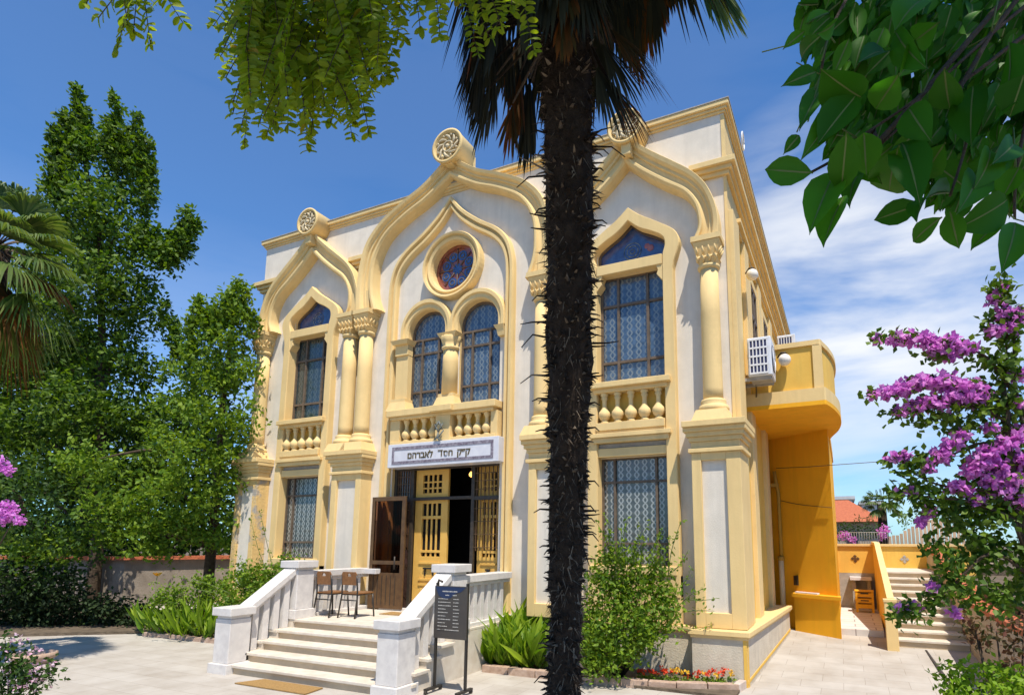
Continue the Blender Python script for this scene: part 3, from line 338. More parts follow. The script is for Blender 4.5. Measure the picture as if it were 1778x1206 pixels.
D_PN=[[[4.015,-6.352,3.465],[3.926,-6.289,3.122]],[[4.219,-6.452,3.229],[4.202,-6.489,2.949]],[[4.221,-6.315,3.322],[4.282,-6.303,2.983]],[[4.276,-6.388,3.218],[4.312,-6.407,2.97]],[[4.276,-6.192,3.403],[4.309,-6.142,3.125]],[[4.476,-6.344,3.219],[4.55,-6.324,3.002]],[[4.522,-6.285,3.338],[4.546,-6.207,3.246]],[[4.249,-6.473,3.326],[4.186,-6.508,3.001]],[[4.203,-6.469,3.436],[4.075,-6.473,3.357]],[[4.426,-6.389,3.18],[4.377,-6.372,2.953]],[[4.093,-6.312,3.398],[4.058,-6.327,3.134]],[[4.551,-6.178,3.561],[4.531,-6.174,3.406]],[[4.829,-6.342,3.299],[4.878,-6.368,3.102]],[[4.706,-6.053,3.635],[4.759,-6.011,3.402]],[[4.835,-6.21,3.445],[4.882,-6.122,3.312]],[[4.97,-6.09,3.501],[5.011,-6.051,3.279]],[[4.996,-6.203,3.378],[4.95,-6.187,3.259]],[[4.945,-6.239,3.366],[4.987,-6.218,3.225]],[[4.145,-6.388,3.517],[4.01,-6.419,3.317]],[[4.676,-6.404,3.227],[4.695,-6.422,3.029]],[[4.36,-6.295,3.374],[4.316,-6.262,3.149]],[[4.021,-6.742,3.314],[3.869,-6.747,3.248]],[[4.014,-6.729,3.31],[4.018,-6.755,3.081]],[[4.05,-6.731,3.292],[4.088,-6.707,3.107]],[[3.847,-6.597,3.517],[3.894,-6.524,3.419]],[[4.007,-6.719,3.323],[3.975,-6.701,3.194]],[[4.618,-6.433,3.147],[4.651,-6.396,2.99]],[[4.361,-6.489,3.203],[4.284,-6.532,3.017]],[[4.797,-6.394,3.262],[4.798,-6.363,3.164]],[[4.652,-6.429,3.274],[4.714,-6.37,3.222]],[[4.467,-6.414,3.31],[4.403,-6.421,3.148]],[[4.42,-6.327,3.568],[4.406,-6.317,3.353]],[[4.142,-6.338,3.561],[4.101,-6.284,3.38]],[[4.523,-6.413,3.294],[4.633,-6.373,3.119]],[[4.197,-6.281,3.381],[4.125,-6.346,3.142]],[[4.195,-6.493,3.269],[4.219,-6.474,3.042]],[[4.279,-6.222,3.555],[4.309,-6.227,3.242]],[[4.262,-6.387,3.533],[4.149,-6.395,3.384]],[[4.187,-6.358,3.365],[4.358,-6.323,3.101]],[[4.289,-6.246,3.637],[4.364,-6.21,3.362]],[[4.418,-6.248,3.735],[4.4,-6.213,3.512]],[[4.39,-6.433,3.46],[4.442,-6.349,3.297]],[[4.435,-6.321,3.688],[4.521,-6.278,3.43]],[[4.393,-6.272,3.443],[4.518,-6.196,3.242]],[[4.379,-6.333,3.713],[4.282,-6.351,3.543]],[[4.303,-6.264,3.335],[4.283,-6.303,3.11]],[[4.27,-6.416,3.238],[4.408,-6.399,2.988]],[[4.232,-6.36,3.697],[4.171,-6.34,3.535]],[[4.081,-6.394,3.616],[4.225,-6.374,3.394]],[[4.37,-6.364,3.33],[4.287,-6.395,3.162]],[[4.472,-6.526,3.336],[4.475,-6.546,3.105]],[[4.386,-6.193,3.678],[4.48,-6.085,3.501]],[[4.32,-6.524,3.259],[4.275,-6.481,3.057]],[[4.325,-6.343,3.429],[4.394,-6.306,3.198]],[[4.203,-6.393,3.368],[4.225,-6.402,3.145]],[[4.344,-6.515,3.38],[4.346,-6.564,3.15]],[[4.386,-6.309,3.417],[4.486,-6.235,3.22]],[[4.117,-6.437,3.692],[4.089,-6.432,3.484]],[[4.526,-6.353,3.403],[4.584,-6.328,3.15]],[[4.079,-6.414,3.415],[4.193,-6.365,3.233]],[[4.499,-6.28,3.381],[4.535,-6.217,3.226]],[[4.554,-6.322,3.328],[4.464,-6.33,3.178]],[[4.558,-6.507,3.296],[4.635,-6.489,3.092]],[[4.292,-6.296,3.633],[4.349,-6.297,3.388]],[[4.625,-6.46,3.18],[4.601,-6.521,2.956]],[[4.41,-6.26,3.523],[4.412,-6.288,3.247]],[[4.468,-6.375,3.448],[4.554,-6.333,3.283]],[[4.143,-6.406,3.759],[4.039,-6.442,3.557]],[[4.466,-6.377,3.647],[4.509,-6.392,3.34]],[[4.307,-6.303,3.576],[4.284,-6.263,3.404]],[[4.188,-6.453,3.623],[4.179,-6.396,3.447]],[[4.48,-6.32,3.623],[4.515,-6.261,3.449]],[[4.101,-6.386,3.665],[4.156,-6.326,3.456]],[[4.471,-6.529,3.054],[4.379,-6.507,2.892]],[[4.163,-6.245,3.409],[4.299,-6.2,3.157]],[[4.433,-6.544,3.173],[4.403,-6.568,2.992]],[[4.405,-6.584,3.441],[4.471,-6.559,3.262]],[[4.456,-6.504,3.066],[4.512,-6.5,2.857]],[[4.526,-6.552,3.298],[4.472,-6.571,3.092]],[[4.311,-6.528,3.445],[4.229,-6.516,3.237]],[[4.454,-6.41,3.404],[4.397,-6.473,3.226]],[[4.005,-6.348,3.474],[3.979,-6.293,3.312]],[[4.299,-6.311,3.278],[4.317,-6.321,3.038]],[[4.25,-6.524,3.561],[4.157,-6.561,3.373]],[[4.567,-6.374,3.572],[4.658,-6.379,3.341]],[[4.346,-6.457,3.59],[4.376,-6.394,3.421]],[[4.225,-6.413,3.703],[4.323,-6.303,3.527]],[[4.166,-6.412,3.492],[4.158,-6.361,3.291]],[[4.06,-6.395,3.661],[4.12,-6.296,3.498]],[[4.428,-6.234,3.497],[4.346,-6.27,3.305]],[[4.108,-6.446,3.469],[4.088,-6.414,3.253]],[[4.17,-6.314,3.52],[4.064,-6.311,3.286]],[[4.306,-6.454,3.419],[4.266,-6.5,3.21]],[[4.281,-6.526,3.427],[4.412,-6.48,3.2]],[[4.43,-6.303,3.581],[4.485,-6.231,3.437]],[[4.385,-6.55,3.46],[4.394,-6.524,3.254]],[[4.146,-6.387,3.766],[4.111,-6.405,3.558]],[[4.4,-6.572,3.336],[4.413,-6.541,3.177]],[[4.382,-6.463,3.442],[4.352,-6.506,3.199]],[[4.575,-6.382,3.27],[4.551,-6.44,3.022]],[[4.453,-6.489,3.15],[4.411,-6.498,2.917]],[[4.572,-6.46,3.179],[4.671,-6.459,2.919]],[[4.305,-6.431,3.603],[4.355,-6.34,3.49]],[[4.139,-6.346,3.477],[4.204,-6.323,3.267]],[[4.322,-6.23,3.57],[4.462,-6.207,3.359]],[[4.353,-6.565,3.332],[4.311,-6.631,3.075]],[[4.558,-6.517,3.342],[4.56,-6.489,3.165]],[[4.213,-6.395,3.75],[4.18,-6.387,3.491]],[[4.359,-6.3,3.734],[4.35,-6.293,3.52]],[[4.304,-6.25,3.62],[4.154,-6.287,3.418]],[[4.202,-6.472,3.515],[4.136,-6.531,3.296]],[[4.361,-6.436,3.415],[4.282,-6.46,3.18]],[[4.247,-6.278,3.336],[4.247,-6.297,3.112]],[[4.548,-6.407,3.369],[4.639,-6.308,3.201]],[[4.344,-6.59,3.213],[4.339,-6.567,2.993]],[[4.425,-6.511,3.419],[4.454,-6.464,3.26]],[[4.355,-6.373,3.523],[4.333,-6.42,3.287]],[[4.225,-6.383,3.631],[4.093,-6.441,3.42]],[[4.548,-6.382,3.298],[4.533,-6.33,3.152]],[[4.399,-6.262,3.541],[4.518,-6.219,3.35]],[[4.129,-6.416,3.396],[4.08,-6.475,3.186]],[[4.472,-6.352,3.505],[4.45,-6.393,3.221]],[[4.351,-6.322,3.345],[4.334,-6.262,3.202]],[[4.314,-6.357,3.439],[4.433,-6.344,3.191]],[[4.296,-6.459,3.631],[4.341,-6.424,3.421]],[[4.364,-6.409,3.311],[4.421,-6.403,3.027]],[[4.541,-6.383,3.156],[4.489,-6.396,2.941]],[[4.514,-6.496,3.127],[4.525,-6.451,2.943]],[[4.513,-6.439,3.306],[4.574,-6.425,3.113]],[[4.36,-6.587,3.307],[4.357,-6.595,3.071]],[[4.306,-6.254,3.692],[4.216,-6.309,3.485]],[[4.586,-6.498,3.421],[4.533,-6.526,3.205]],[[4.274,-6.221,3.444],[4.237,-6.27,3.171]],[[4.305,-6.494,3.348],[4.252,-6.546,3.154]],[[4.486,-6.259,3.477],[4.508,-6.24,3.285]],[[4.468,-6.545,3.38],[4.381,-6.52,3.2]],[[4.568,-6.37,3.303],[4.572,-6.331,3.142]],[[4.446,-6.377,3.379],[4.351,-6.358,3.221]],[[4.654,-6.473,3.35],[4.715,-6.466,3.14]],[[4.469,-6.416,3.169],[4.57,-6.383,2.95]],[[4.365,-6.279,3.682],[4.478,-6.209,3.48]],[[4.526,-6.363,3.2],[4.465,-6.376,3.008]],[[4.206,-6.32,3.55],[4.095,-6.35,3.374]],[[4.289,-6.448,3.355],[4.171,-6.474,3.219]],[[4.143,-6.481,3.638],[4.13,-6.477,3.395]],[[4.272,-6.495,3.521],[4.282,-6.517,3.255]],[[4.447,-6.37,3.298],[4.515,-6.277,3.156]],[[4.539,-6.37,3.152],[4.594,-6.341,2.913]],[[4.369,-6.321,3.275],[4.43,-6.26,3.06]],[[4.594,-6.433,3.296],[4.679,-6.391,3.131]],[[4.149,-6.429,3.703],[4.288,-6.402,3.431]],[[4.35,-6.559,3.157],[4.254,-6.553,2.975]],[[4.34,-6.217,3.488],[4.243,-6.298,3.219]],[[4.537,-6.469,3.066],[4.601,-6.415,2.93]],[[4.281,-6.551,3.452],[4.291,-6.51,3.265]],[[4.578,-6.485,3.135],[4.668,-6.438,2.968]],[[4.495,-6.492,3.33],[4.599,-6.451,3.127]],[[4.236,-6.361,3.418],[4.226,-6.338,3.155]],[[4.434,-6.245,3.768],[4.315,-6.236,3.571]],[[4.246,-6.43,3.64],[4.21,-6.385,3.466]],[[4.546,-6.426,3.12],[4.571,-6.404,2.932]],[[4.416,-6.439,3.265],[4.326,-6.45,3.081]],[[4.426,-6.549,3.324],[4.3,-6.547,3.189]],[[4.237,-6.52,3.4],[4.271,-6.45,3.218]],[[4.029,-6.382,3.713],[4.089,-6.281,3.556]],[[4.579,-6.343,3.359],[4.571,-6.277,3.152]],[[4.014,-6.359,3.696],[3.982,-6.407,3.471]],[[4.385,-6.292,3.587],[4.476,-6.209,3.442]],[[4.361,-6.427,3.453],[4.377,-6.434,3.245]],[[4.361,-6.511,3.096],[4.38,-6.497,2.889]],[[4.038,-6.381,3.704],[3.915,-6.435,3.488]],[[4.458,-6.491,3.502],[4.468,-6.45,3.289]],[[4.353,-6.424,3.355],[4.233,-6.452,3.177]],[[4.439,-6.416,3.601],[4.579,-6.362,3.381]],[[4.482,-6.521,3.084],[4.358,-6.523,2.916]],[[4.241,-6.351,3.263],[4.184,-6.388,3.002]],[[4.216,-6.449,3.299],[4.222,-6.41,3.054]],[[4.556,-6.327,3.545],[4.534,-6.27,3.389]],[[4.255,-6.345,3.634],[4.231,-6.365,3.415]],[[4.293,-6.505,3.371],[4.377,-6.44,3.211]],[[4.38,-6.57,3.472],[4.236,-6.565,3.314]],[[4.56,-6.527,3.373],[4.624,-6.479,3.159]],[[4.61,-6.414,3.519],[4.677,-6.365,3.334]],[[4.431,-6.549,3.134],[4.487,-6.54,2.896]],[[4.038,-6.338,3.614],[3.861,-6.368,3.442]],[[4.317,-6.568,3.462],[4.286,-6.573,3.264]],[[4.477,-6.55,3.236],[4.489,-6.573,2.971]],[[4.372,-6.525,3.265],[4.375,-6.445,3.118]],[[4.519,-6.433,3.495],[4.541,-6.434,3.24]],[[4.333,-6.585,3.135],[4.394,-6.591,2.9]],[[4.225,-6.225,3.485],[4.32,-6.133,3.306]],[[4.02,-6.387,3.649],[4.016,-6.33,3.489]],[[4.178,-6.367,3.561],[4.147,-6.387,3.276]],[[4.427,-6.511,3.272],[4.387,-6.539,3.027]],[[4.449,-6.569,3.37],[4.406,-6.624,3.191]],[[4.713,-6.168,3.683],[4.7,-6.156,3.468]],[[5.106,-6.297,3.421],[5.099,-6.308,3.193]],[[4.517,-6.215,3.804],[4.479,-6.167,3.615]],[[4.587,-6.23,3.732],[4.635,-6.165,3.578]],[[4.612,-6.149,3.867],[4.519,-6.171,3.683]],[[4.714,-6.31,3.524],[4.663,-6.311,3.346]],[[5.005,-6.221,3.502],[5.042,-6.244,3.24]],[[4.738,-6.364,3.542],[4.675,-6.385,3.354]],[[5.073,-6.268,3.489],[5.14,-6.279,3.274]],[[4.971,-6.253,3.495],[5.042,-6.227,3.32]],[[4.863,-6.002,3.831],[4.793,-6.022,3.641]],[[4.765,-6.11,3.837],[4.693,-6.092,3.64]],[[4.833,-6.179,3.705],[4.77,-6.219,3.509]],[[4.609,-6.358,3.542],[4.681,-6.335,3.35]],[[4.742,-6.193,3.658],[4.63,-6.183,3.489]],[[4.494,-6.242,3.73],[4.45,-6.275,3.516]],[[5.001,-6.287,3.492],[5.054,-6.313,3.264]],[[4.907,-6.14,3.656],[4.846,-6.187,3.428]],[[4.768,-6.459,3.429],[4.819,-6.443,3.199]],[[4.729,-6.385,3.552],[4.77,-6.391,3.339]],[[4.716,-6.193,3.676],[4.677,-6.185,3.489]],[[4.679,-6.377,3.52],[4.622,-6.359,3.353]],[[4.899,-6.296,3.427],[4.92,-6.221,3.3]],[[4.887,-6.348,3.439],[4.809,-6.36,3.27]],[[4.832,-6.127,3.727],[4.746,-6.116,3.525]],[[4.701,-6.289,3.672],[4.706,-6.224,3.52]],[[3.869,-6.604,3.65],[3.802,-6.596,3.474]],[[4.126,-6.721,3.413],[4.107,-6.762,3.228]],[[3.819,-6.692,3.542],[3.72,-6.723,3.388]],[[3.987,-6.767,3.347],[3.987,-6.724,3.196]],[[3.971,-6.677,3.522],[4.0,-6.655,3.344]],[[3.794,-6.688,3.62],[3.688,-6.684,3.488]],[[4.014,-6.679,3.52],[4.057,-6.642,3.369]],[[3.885,-6.599,3.589],[3.758,-6.631,3.458]],[[3.894,-6.726,3.493],[3.991,-6.701,3.322]],[[3.89,-6.662,3.576],[3.985,-6.596,3.436]]]
D_PT=[[[4.205,-6.477,3.277],[4.311,-6.404,3.472],[4.548,-6.196,3.901],[5.029,-5.754,4.622]],[[4.474,-6.342,3.222],[4.451,-6.342,3.492],[4.548,-6.196,3.901]],[[4.337,-6.404,3.203],[4.399,-6.38,3.37],[4.451,-6.342,3.492]],[[3.876,-6.659,3.443],[3.89,-6.586,3.713],[4.181,-6.392,4.043],[5.029,-5.754,4.622]],[[4.862,-6.2,3.464],[4.891,-6.116,3.716],[5.029,-5.754,4.622]],[[5.006,-6.133,3.465],[5.019,-6.066,3.775],[5.029,-5.754,4.622]]]
D_PJ=[[5.029,-5.754,4.622],[5.0,-7.6,4.7],[4.3,-9.0,3.4],[4.0,-9.6,0.0]]
D_BV=[[[6.775,-3.862,2.181],[6.645,-3.971,2.473],[6.533,-4.047,2.613],[6.374,-4.127,2.648],[6.189,-4.221,2.691],[6.041,-4.288,2.676]],[[6.768,-3.846,2.064],[6.625,-3.961,2.356],[6.497,-4.038,2.458],[6.255,-4.149,2.443],[5.984,-4.268,2.389]],[[6.721,-3.887,2.181],[6.568,-3.98,2.312],[6.383,-4.074,2.355],[6.222,-4.148,2.34],[6.085,-4.205,2.302]],[[6.761,-3.83,1.947],[6.559,-3.958,2.151],[6.367,-4.038,2.092],[6.258,-4.085,2.062]],[[6.686,-3.807,1.595],[6.639,-3.906,2.063],[6.642,-3.963,2.415],[6.671,-4.007,2.766],[6.651,-4.056,3.006]],[[6.703,-3.992,2.766],[6.657,-4.033,2.883],[6.612,-4.064,2.941]],[[6.703,-3.847,1.888],[6.491,-3.952,1.916],[6.279,-4.057,1.951],[6.085,-4.168,2.076]],[[6.643,-3.856,1.771],[6.434,-3.969,1.858],[6.221,-4.073,1.88],[6.074,-4.143,1.892]],[[6.705,-3.779,1.478],[6.525,-3.883,1.594],[6.327,-3.947,1.418],[6.186,-3.996,1.315],[6.045,-4.056,1.277]],[[6.721,-3.887,2.181],[6.689,-3.96,2.532],[6.72,-3.994,2.825]]]
D_BVF=[[6.081,-4.269,2.676,0.0296,3],[6.149,-4.238,2.682,0.0414,8],[6.229,-4.201,2.683,0.0474,14],[6.309,-4.161,2.671,0.0533,16],[6.388,-4.122,2.657,0.0533,18],[6.454,-4.087,2.634,0.0474,14],[6.508,-4.063,2.64,0.0296,6],[6.332,-4.141,2.613,0.0355,8],[6.398,-4.107,2.595,0.0355,10],[6.024,-4.25,2.398,0.0296,4],[6.092,-4.221,2.413,0.0385,10],[6.16,-4.191,2.425,0.0444,14],[6.242,-4.157,2.457,0.0533,18],[6.337,-4.115,2.472,0.0592,22],[6.416,-4.074,2.449,0.0592,22],[6.496,-4.035,2.438,0.0533,18],[6.14,-4.183,2.319,0.0296,5],[6.208,-4.154,2.337,0.0414,12],[6.29,-4.118,2.355,0.0533,18],[6.371,-4.083,2.37,0.0592,20],[6.452,-4.047,2.385,0.0592,18],[6.533,-4.009,2.385,0.0414,10],[6.66,-4.041,2.942,0.0237,3],[6.608,-4.056,2.883,0.0237,4],[6.658,-4.02,2.81,0.0474,12],[6.688,-3.994,2.737,0.0474,12],[6.62,-4.024,2.722,0.0355,8],[6.733,-3.985,2.81,0.0355,10],[6.719,-3.941,2.503,0.0414,10],[6.257,-4.081,2.039,0.0355,8],[6.314,-4.064,2.091,0.0474,14],[6.371,-4.046,2.144,0.0474,14],[6.422,-4.03,2.194,0.0414,12],[6.5,-3.972,2.063,0.0533,16],[6.556,-3.952,2.107,0.0533,18],[6.626,-3.927,2.151,0.0592,20],[6.682,-3.908,2.195,0.0592,18],[6.47,-3.978,2.019,0.0474,12],[6.578,-3.93,2.034,0.0592,18],[6.642,-3.89,1.975,0.0592,20],[6.701,-3.877,2.063,0.0533,14],[6.598,-3.901,1.917,0.0592,18],[6.534,-3.939,1.96,0.0474,12],[6.675,-3.856,1.858,0.0474,12],[6.371,-4.01,1.931,0.0355,8],[6.424,-3.983,1.916,0.0355,8],[6.099,-4.162,2.076,0.0237,4],[6.153,-4.139,2.091,0.0237,4],[6.114,-4.125,1.895,0.0178,3],[6.175,-4.1,1.915,0.0178,3],[6.46,-3.956,1.858,0.0296,5],[6.213,-4.055,1.754,0.0266,6],[6.256,-4.042,1.799,0.0266,5],[6.092,-4.039,1.312,0.0207,3],[6.16,-4.008,1.318,0.0207,4],[6.487,-3.944,1.858,0.0296,4],[6.247,-3.985,1.424,0.0237,4],[6.333,-3.924,1.295,0.0237,5],[6.564,-3.97,2.239,0.0296,6],[6.705,-3.923,2.356,0.0296,6]]
D_BVL=[[6.678,-3.753,1.926,0.207],[6.503,-3.811,1.774,0.178],[6.365,-3.876,1.774,0.112],[6.271,-4.04,1.828,0.077],[6.688,-3.699,1.623,0.207],[6.488,-3.778,1.532,0.133],[6.663,-3.691,2.184,0.133],[6.488,-3.853,1.986,0.118],[6.649,-3.979,2.532,0.071],[6.625,-3.961,2.356,0.077],[6.584,-4.014,2.561,0.041],[6.514,-4.003,2.297,0.077],[6.442,-4.025,2.224,0.059],[6.667,-3.999,2.707,0.041],[6.658,-4.037,2.912,0.024],[6.344,-3.948,1.477,0.089],[6.244,-3.978,1.374,0.059],[6.158,-4.005,1.295,0.041],[6.091,-4.037,1.294,0.024],[6.31,-3.983,1.594,0.089],[6.673,-3.666,1.381,0.118],[6.538,-3.838,1.36,0.077],[6.43,-3.888,1.36,0.053],[6.223,-4.077,1.916,0.036],[6.165,-4.129,2.062,0.024],[6.203,-4.106,2.033,0.027],[6.596,-4.042,2.766,0.03],[6.345,-4.135,2.613,0.024],[6.245,-4.127,2.282,0.024],[6.353,-4.079,2.297,0.03],[6.113,-4.123,1.88,0.024]]
D_BR=[6.795,-3.688,1.186]
D_SR1=[[6.664,-3.067,1.109,0.135],[6.564,-3.105,1.056,0.092],[6.755,-3.01,1.022,0.107],[6.702,-3.023,0.951,0.107],[6.538,-3.135,1.161,0.05],[6.821,-3.002,1.162,0.092]]
D_SR2=[[6.45,-3.691,0.897,0.153],[6.324,-3.748,0.881,0.104],[6.562,-3.641,0.912,0.138],[6.399,-3.727,0.972,0.08],[6.51,-3.675,0.972,0.092],[6.67,-3.583,0.867,0.122],[6.416,-3.69,0.791,0.153],[6.608,-3.595,0.761,0.153]]
D_SL=[[-0.675,-4.866,0.605,0.187],[-0.544,-4.797,0.557,0.148],[-0.775,-4.885,0.434,0.247],[-0.507,-4.759,0.435,0.138],[-0.434,-4.741,0.533,0.089],[-0.688,-4.897,0.752,0.089],[-0.649,-4.802,0.288,0.222],[-0.901,-4.965,0.556,0.247]]
D_SM=[[3.257,-0.822,0.824,0.318],[3.461,-0.664,1.124,0.249],[3.178,-0.803,1.158,0.276],[3.77,-0.615,1.03,0.221],[3.95,-0.633,0.972,0.152],[3.537,-0.794,0.769,0.332],[3.129,-1.055,0.515,0.276],[3.424,-0.894,0.383,0.249],[3.676,-0.799,0.517,0.235],[3.446,-0.717,1.402,0.18],[3.258,-0.811,1.436,0.138],[3.759,-0.559,1.333,0.152],[2.903,-0.875,0.811,0.207],[3.933,-0.716,0.75,0.166],[3.093,-1.143,0.27,0.152],[3.33,-1.026,0.238,0.138]]
D_SMs=[[[3.411,-0.829,1.302],[3.3,-1.099,1.947]],[[3.478,-0.809,1.371],[3.462,-0.995,1.779]],[[3.599,-0.741,1.303],[3.717,-0.864,1.712]],[[3.907,-0.585,1.236],[4.109,-0.708,1.882]],[[3.298,-0.915,1.507],[3.203,-1.133,1.879]],[[3.392,-0.871,1.507],[3.544,-0.979,1.914]],[[3.732,-0.701,1.44],[3.908,-0.791,1.814]],[[3.032,-0.995,1.233],[2.907,-1.222,1.575]],[[3.549,-0.798,1.508],[3.789,-0.858,1.881]],[[3.232,-0.935,1.438],[3.366,-1.046,1.812]],[[4.07,-0.441,0.826],[4.404,-0.398,0.839]],[[3.974,-0.565,1.304],[4.169,-0.624,1.545]],[[3.791,-0.662,1.372],[3.994,-0.734,1.713]],[[4.024,-0.507,1.099],[4.188,-0.582,1.343]],[[4.078,-0.46,0.963],[4.444,-0.404,0.987]],[[3.845,-0.614,1.236],[3.836,-0.797,1.645]],[[3.344,-0.849,1.234],[3.316,-1.052,1.711]],[[3.995,-0.442,0.621],[4.363,-0.39,0.671]],[[3.945,-0.5,0.826],[4.328,-0.478,1.108]],[[3.54,-0.779,1.371],[3.674,-0.901,1.813]]]
D_SC=[[1.547,-0.786,0.0],[1.772,-0.866,0.0],[1.905,-0.802,0.0],[2.085,-0.824,0.0],[2.216,-0.76,0.0],[1.419,-0.442,0.0],[1.596,-0.356,0.0],[1.738,-0.287,0.0],[1.901,-0.207,0.0],[2.302,-0.609,0.0],[2.896,-0.502,0.0],[2.701,-0.596,0.0]]
D_SLB=[[-2.648,-0.828,0.976,0.259],[-3.182,-0.829,0.818,0.239],[-3.913,-0.728,0.832,0.219],[-4.271,-0.904,0.88,0.179],[-2.47,-0.767,1.115,0.199],[-3.649,-0.782,0.559,0.239],[-4.289,-0.863,0.585,0.219],[-4.653,-1.026,0.534,0.199],[-2.838,-0.863,0.651,0.239],[-4.355,-0.838,0.239,0.179],[-3.937,-0.854,0.172,0.159],[-4.586,-0.93,0.14,0.14],[-2.125,-0.733,1.214,0.12],[-2.287,-0.824,1.305,0.12],[-2.989,-0.89,1.062,0.219],[-3.255,-0.902,1.055,0.179],[-4.731,-1.095,0.731,0.179],[-5.008,-1.209,0.632,0.14],[-2.492,-0.822,0.708,0.219],[-3.567,-0.818,0.331,0.199]]
D_SLs=[[[-2.563,-0.788,0.976],[-2.643,-1.12,2.083]],[[-2.648,-0.828,0.976],[-2.792,-1.174,1.991]],[[-2.824,-0.895,0.883],[-3.035,-1.197,1.44]],[[-2.993,-0.974,0.882],[-3.301,-1.284,1.21]],[[-2.382,-0.734,1.162],[-2.027,-0.725,1.443]],[[-3.254,-1.081,0.788],[-3.981,-1.581,1.07]],[[-3.423,-1.161,0.788],[-4.322,-1.726,0.977]]]
D_SLc=[[-5.186,-1.118,0.0],[-4.835,-1.151,0.0],[-4.539,-1.138,0.0],[-4.249,-1.125,0.0],[-5.134,-0.879,0.0],[-3.924,-1.092,0.0],[-3.689,-1.101,0.0],[-5.496,-1.057,0.0],[-4.502,-0.85,-0.0]]
D_NP=[[4.719,-5.191,0.998],[4.779,-5.285,1.745],[4.831,-5.382,2.477],[4.875,-5.482,3.209],[4.898,-5.551,3.697],[4.93,-5.624,4.234],[4.961,-5.694,4.746]]
D_FP=[[7.006,14.0,2.957],[6.31,9.0,2.014]]
# ============================================================ ground
XW, XE, DEP = -4.55, 4.68, 12.0
def ground_z(y): return min(max(y, 0)*.06, .19)
g = MB(); g.box(-300, 300, -300, 300, -1.0, -.03); g.build('ground', M['earth'], kind='structure', recalc=True)
pv = MB()
ys_ = [-12, -6, -2, 0, .8, 1.6, 2.4, 3.2, 4.2]; nx = 2
vs = [(x, y, ground_z(y)) for y in ys_ for x in (-11, 9.5)]; fs = [(2*i, 2*i+1, 2*i+3, 2*i+2) for i in range(len(ys_)-1)]
pv.add(vs, fs); pv.build('pavement', M['pave'], kind='structure', recalc=False)

# ============================================================ synagogue
B = thing('synagogue', 'cream and white two storey synagogue with ogee arched gables and round finials', 'building', (.13, 0, 0))
AL, AC, AR = -3.02, .17, 3.30            # axes of the three bays
cream, white = M['cream'], M['white']
# --- front wall with its openings
half_lun = [(.5, 5.60), (.52, 5.74), (.50, 5.86), (.38, 5.96), (.18, 6.08), (0, 6.24)]
def lun(ax): return ogee(ax, half_lun, 5)
AXL, AXR, RW, ZS = AC-.46, AC+.56, .385, 5.12
def archp(ax, r, z0, zs): return [(ax-r, z0), (ax+r, z0)]+circ(ax, zs, r, 18, 0, PI)+[(ax-r, zs)]
holes = [rect(ax-.49, ax+.49, 3.85, 5.45) for ax in (AL, AR)]+[lun(AL), lun(AR)]+[rect(ax-.49, ax+.49, 1.33, 2.79) for ax in (AL, AR)]
holes += [archp(AXL, RW, 3.78, ZS), archp(AXR, RW, 3.78, ZS), circ(AC+.03, 6.19, .42, 36), rect(-.95, 1.15, .50, 2.84)]
outer = rect(XW, XE, -.1, 7.62)
loops = [outer]+holes
tri = tessellate_polygon([[Vector((x, z, 0)) for x, z in l] for l in loops])
flat = [p for l in loops for p in l]
w = MB(); w.add([(x, 0, z) for x, z in flat], [tuple(t) for t in tri])
for h in holes:
    rv = MB(); n = len(h); dp = .16
    rv.add([(x, .0, z) for x, z in h]+[(x, dp, z) for x, z in h], [(i, (i+1) % n, (i+1) % n+n, i+n) for i in range(n)]); rv.build('window_reveal', cream, B)
w.build('front_wall', white, B, recalc=False)
s = MB()
s.box(XE-.25, XE, .004, DEP, -.1, 7.60); s.build('side_wall', M['cream'], B)
s = MB(); s.box(XW, XW+.25, .004, DEP, -.1, 7.60); s.build('side_wall', cream, B); s = MB(); s.box(XW+.25, XE-.25, DEP-.25, DEP, -.1, 7.6); s.build('rear_wall', cream, B)
s = MB(); s.box(XW+.25, XE-.25, .01, DEP-.25, 7.42, 7.5); s.build('roof', M['grey'], B)
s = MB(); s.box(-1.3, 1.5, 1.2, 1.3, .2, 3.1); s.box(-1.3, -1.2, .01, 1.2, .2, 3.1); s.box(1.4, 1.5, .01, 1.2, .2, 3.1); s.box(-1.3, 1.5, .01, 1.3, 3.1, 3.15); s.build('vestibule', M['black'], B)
# --- parapet coping, string courses
def ring(mb, prof, x0, x1, front=True, side=True, y1=DEP):
    """stack of mouldings: prof = (z0,z1,overhang)"""
    for z0, z1, d in prof:
        if front: mb.box(x0-(d if x0 == XW else 0), x1+(d if x1 == XE else 0), -d, 0.0, z0, z1)
        if side and x1 == XE: mb.box(XE, XE+d, 0.0, y1, z0, z1)
        if side and x0 == XW: mb.box(XW-d, XW, 0.0, y1, z0, z1)
s = MB(); ring(s, [(7.55, 7.59, .025), (7.59, 7.63, .05), (7.63, 7.70, .08)], XW, XE); s.build('cornice', cream, B, bevel=.008)
s = MB(); s.box(XW-.09, XE+.09, -.09, .1, 7.70, 7.715); s.box(XE-.1, XE+.09, .1, DEP, 7.70, 7.715); s.build('coping', M['grey'], B)
SP = [(6.60, 6.66, .05), (6.66, 6.72, .09), (6.72, 6.80, .14)]
for i, (a, b) in enumerate([(XW, -4.02), (-2.12, -1.64), (2.02, 2.42), (4.20, XE)]):
    s = MB(); ring(s, SP, a, b); s.build('string_course', cream, B, bevel=.006)
s = MB()
for z0, z1, d in [(6.10, 6.16, .05), (6.16, 6.22, .10)]: s.box(XE, XE+d, .5, DEP, z0, z1)
s.build('string_course', cream, B, bevel=.006)
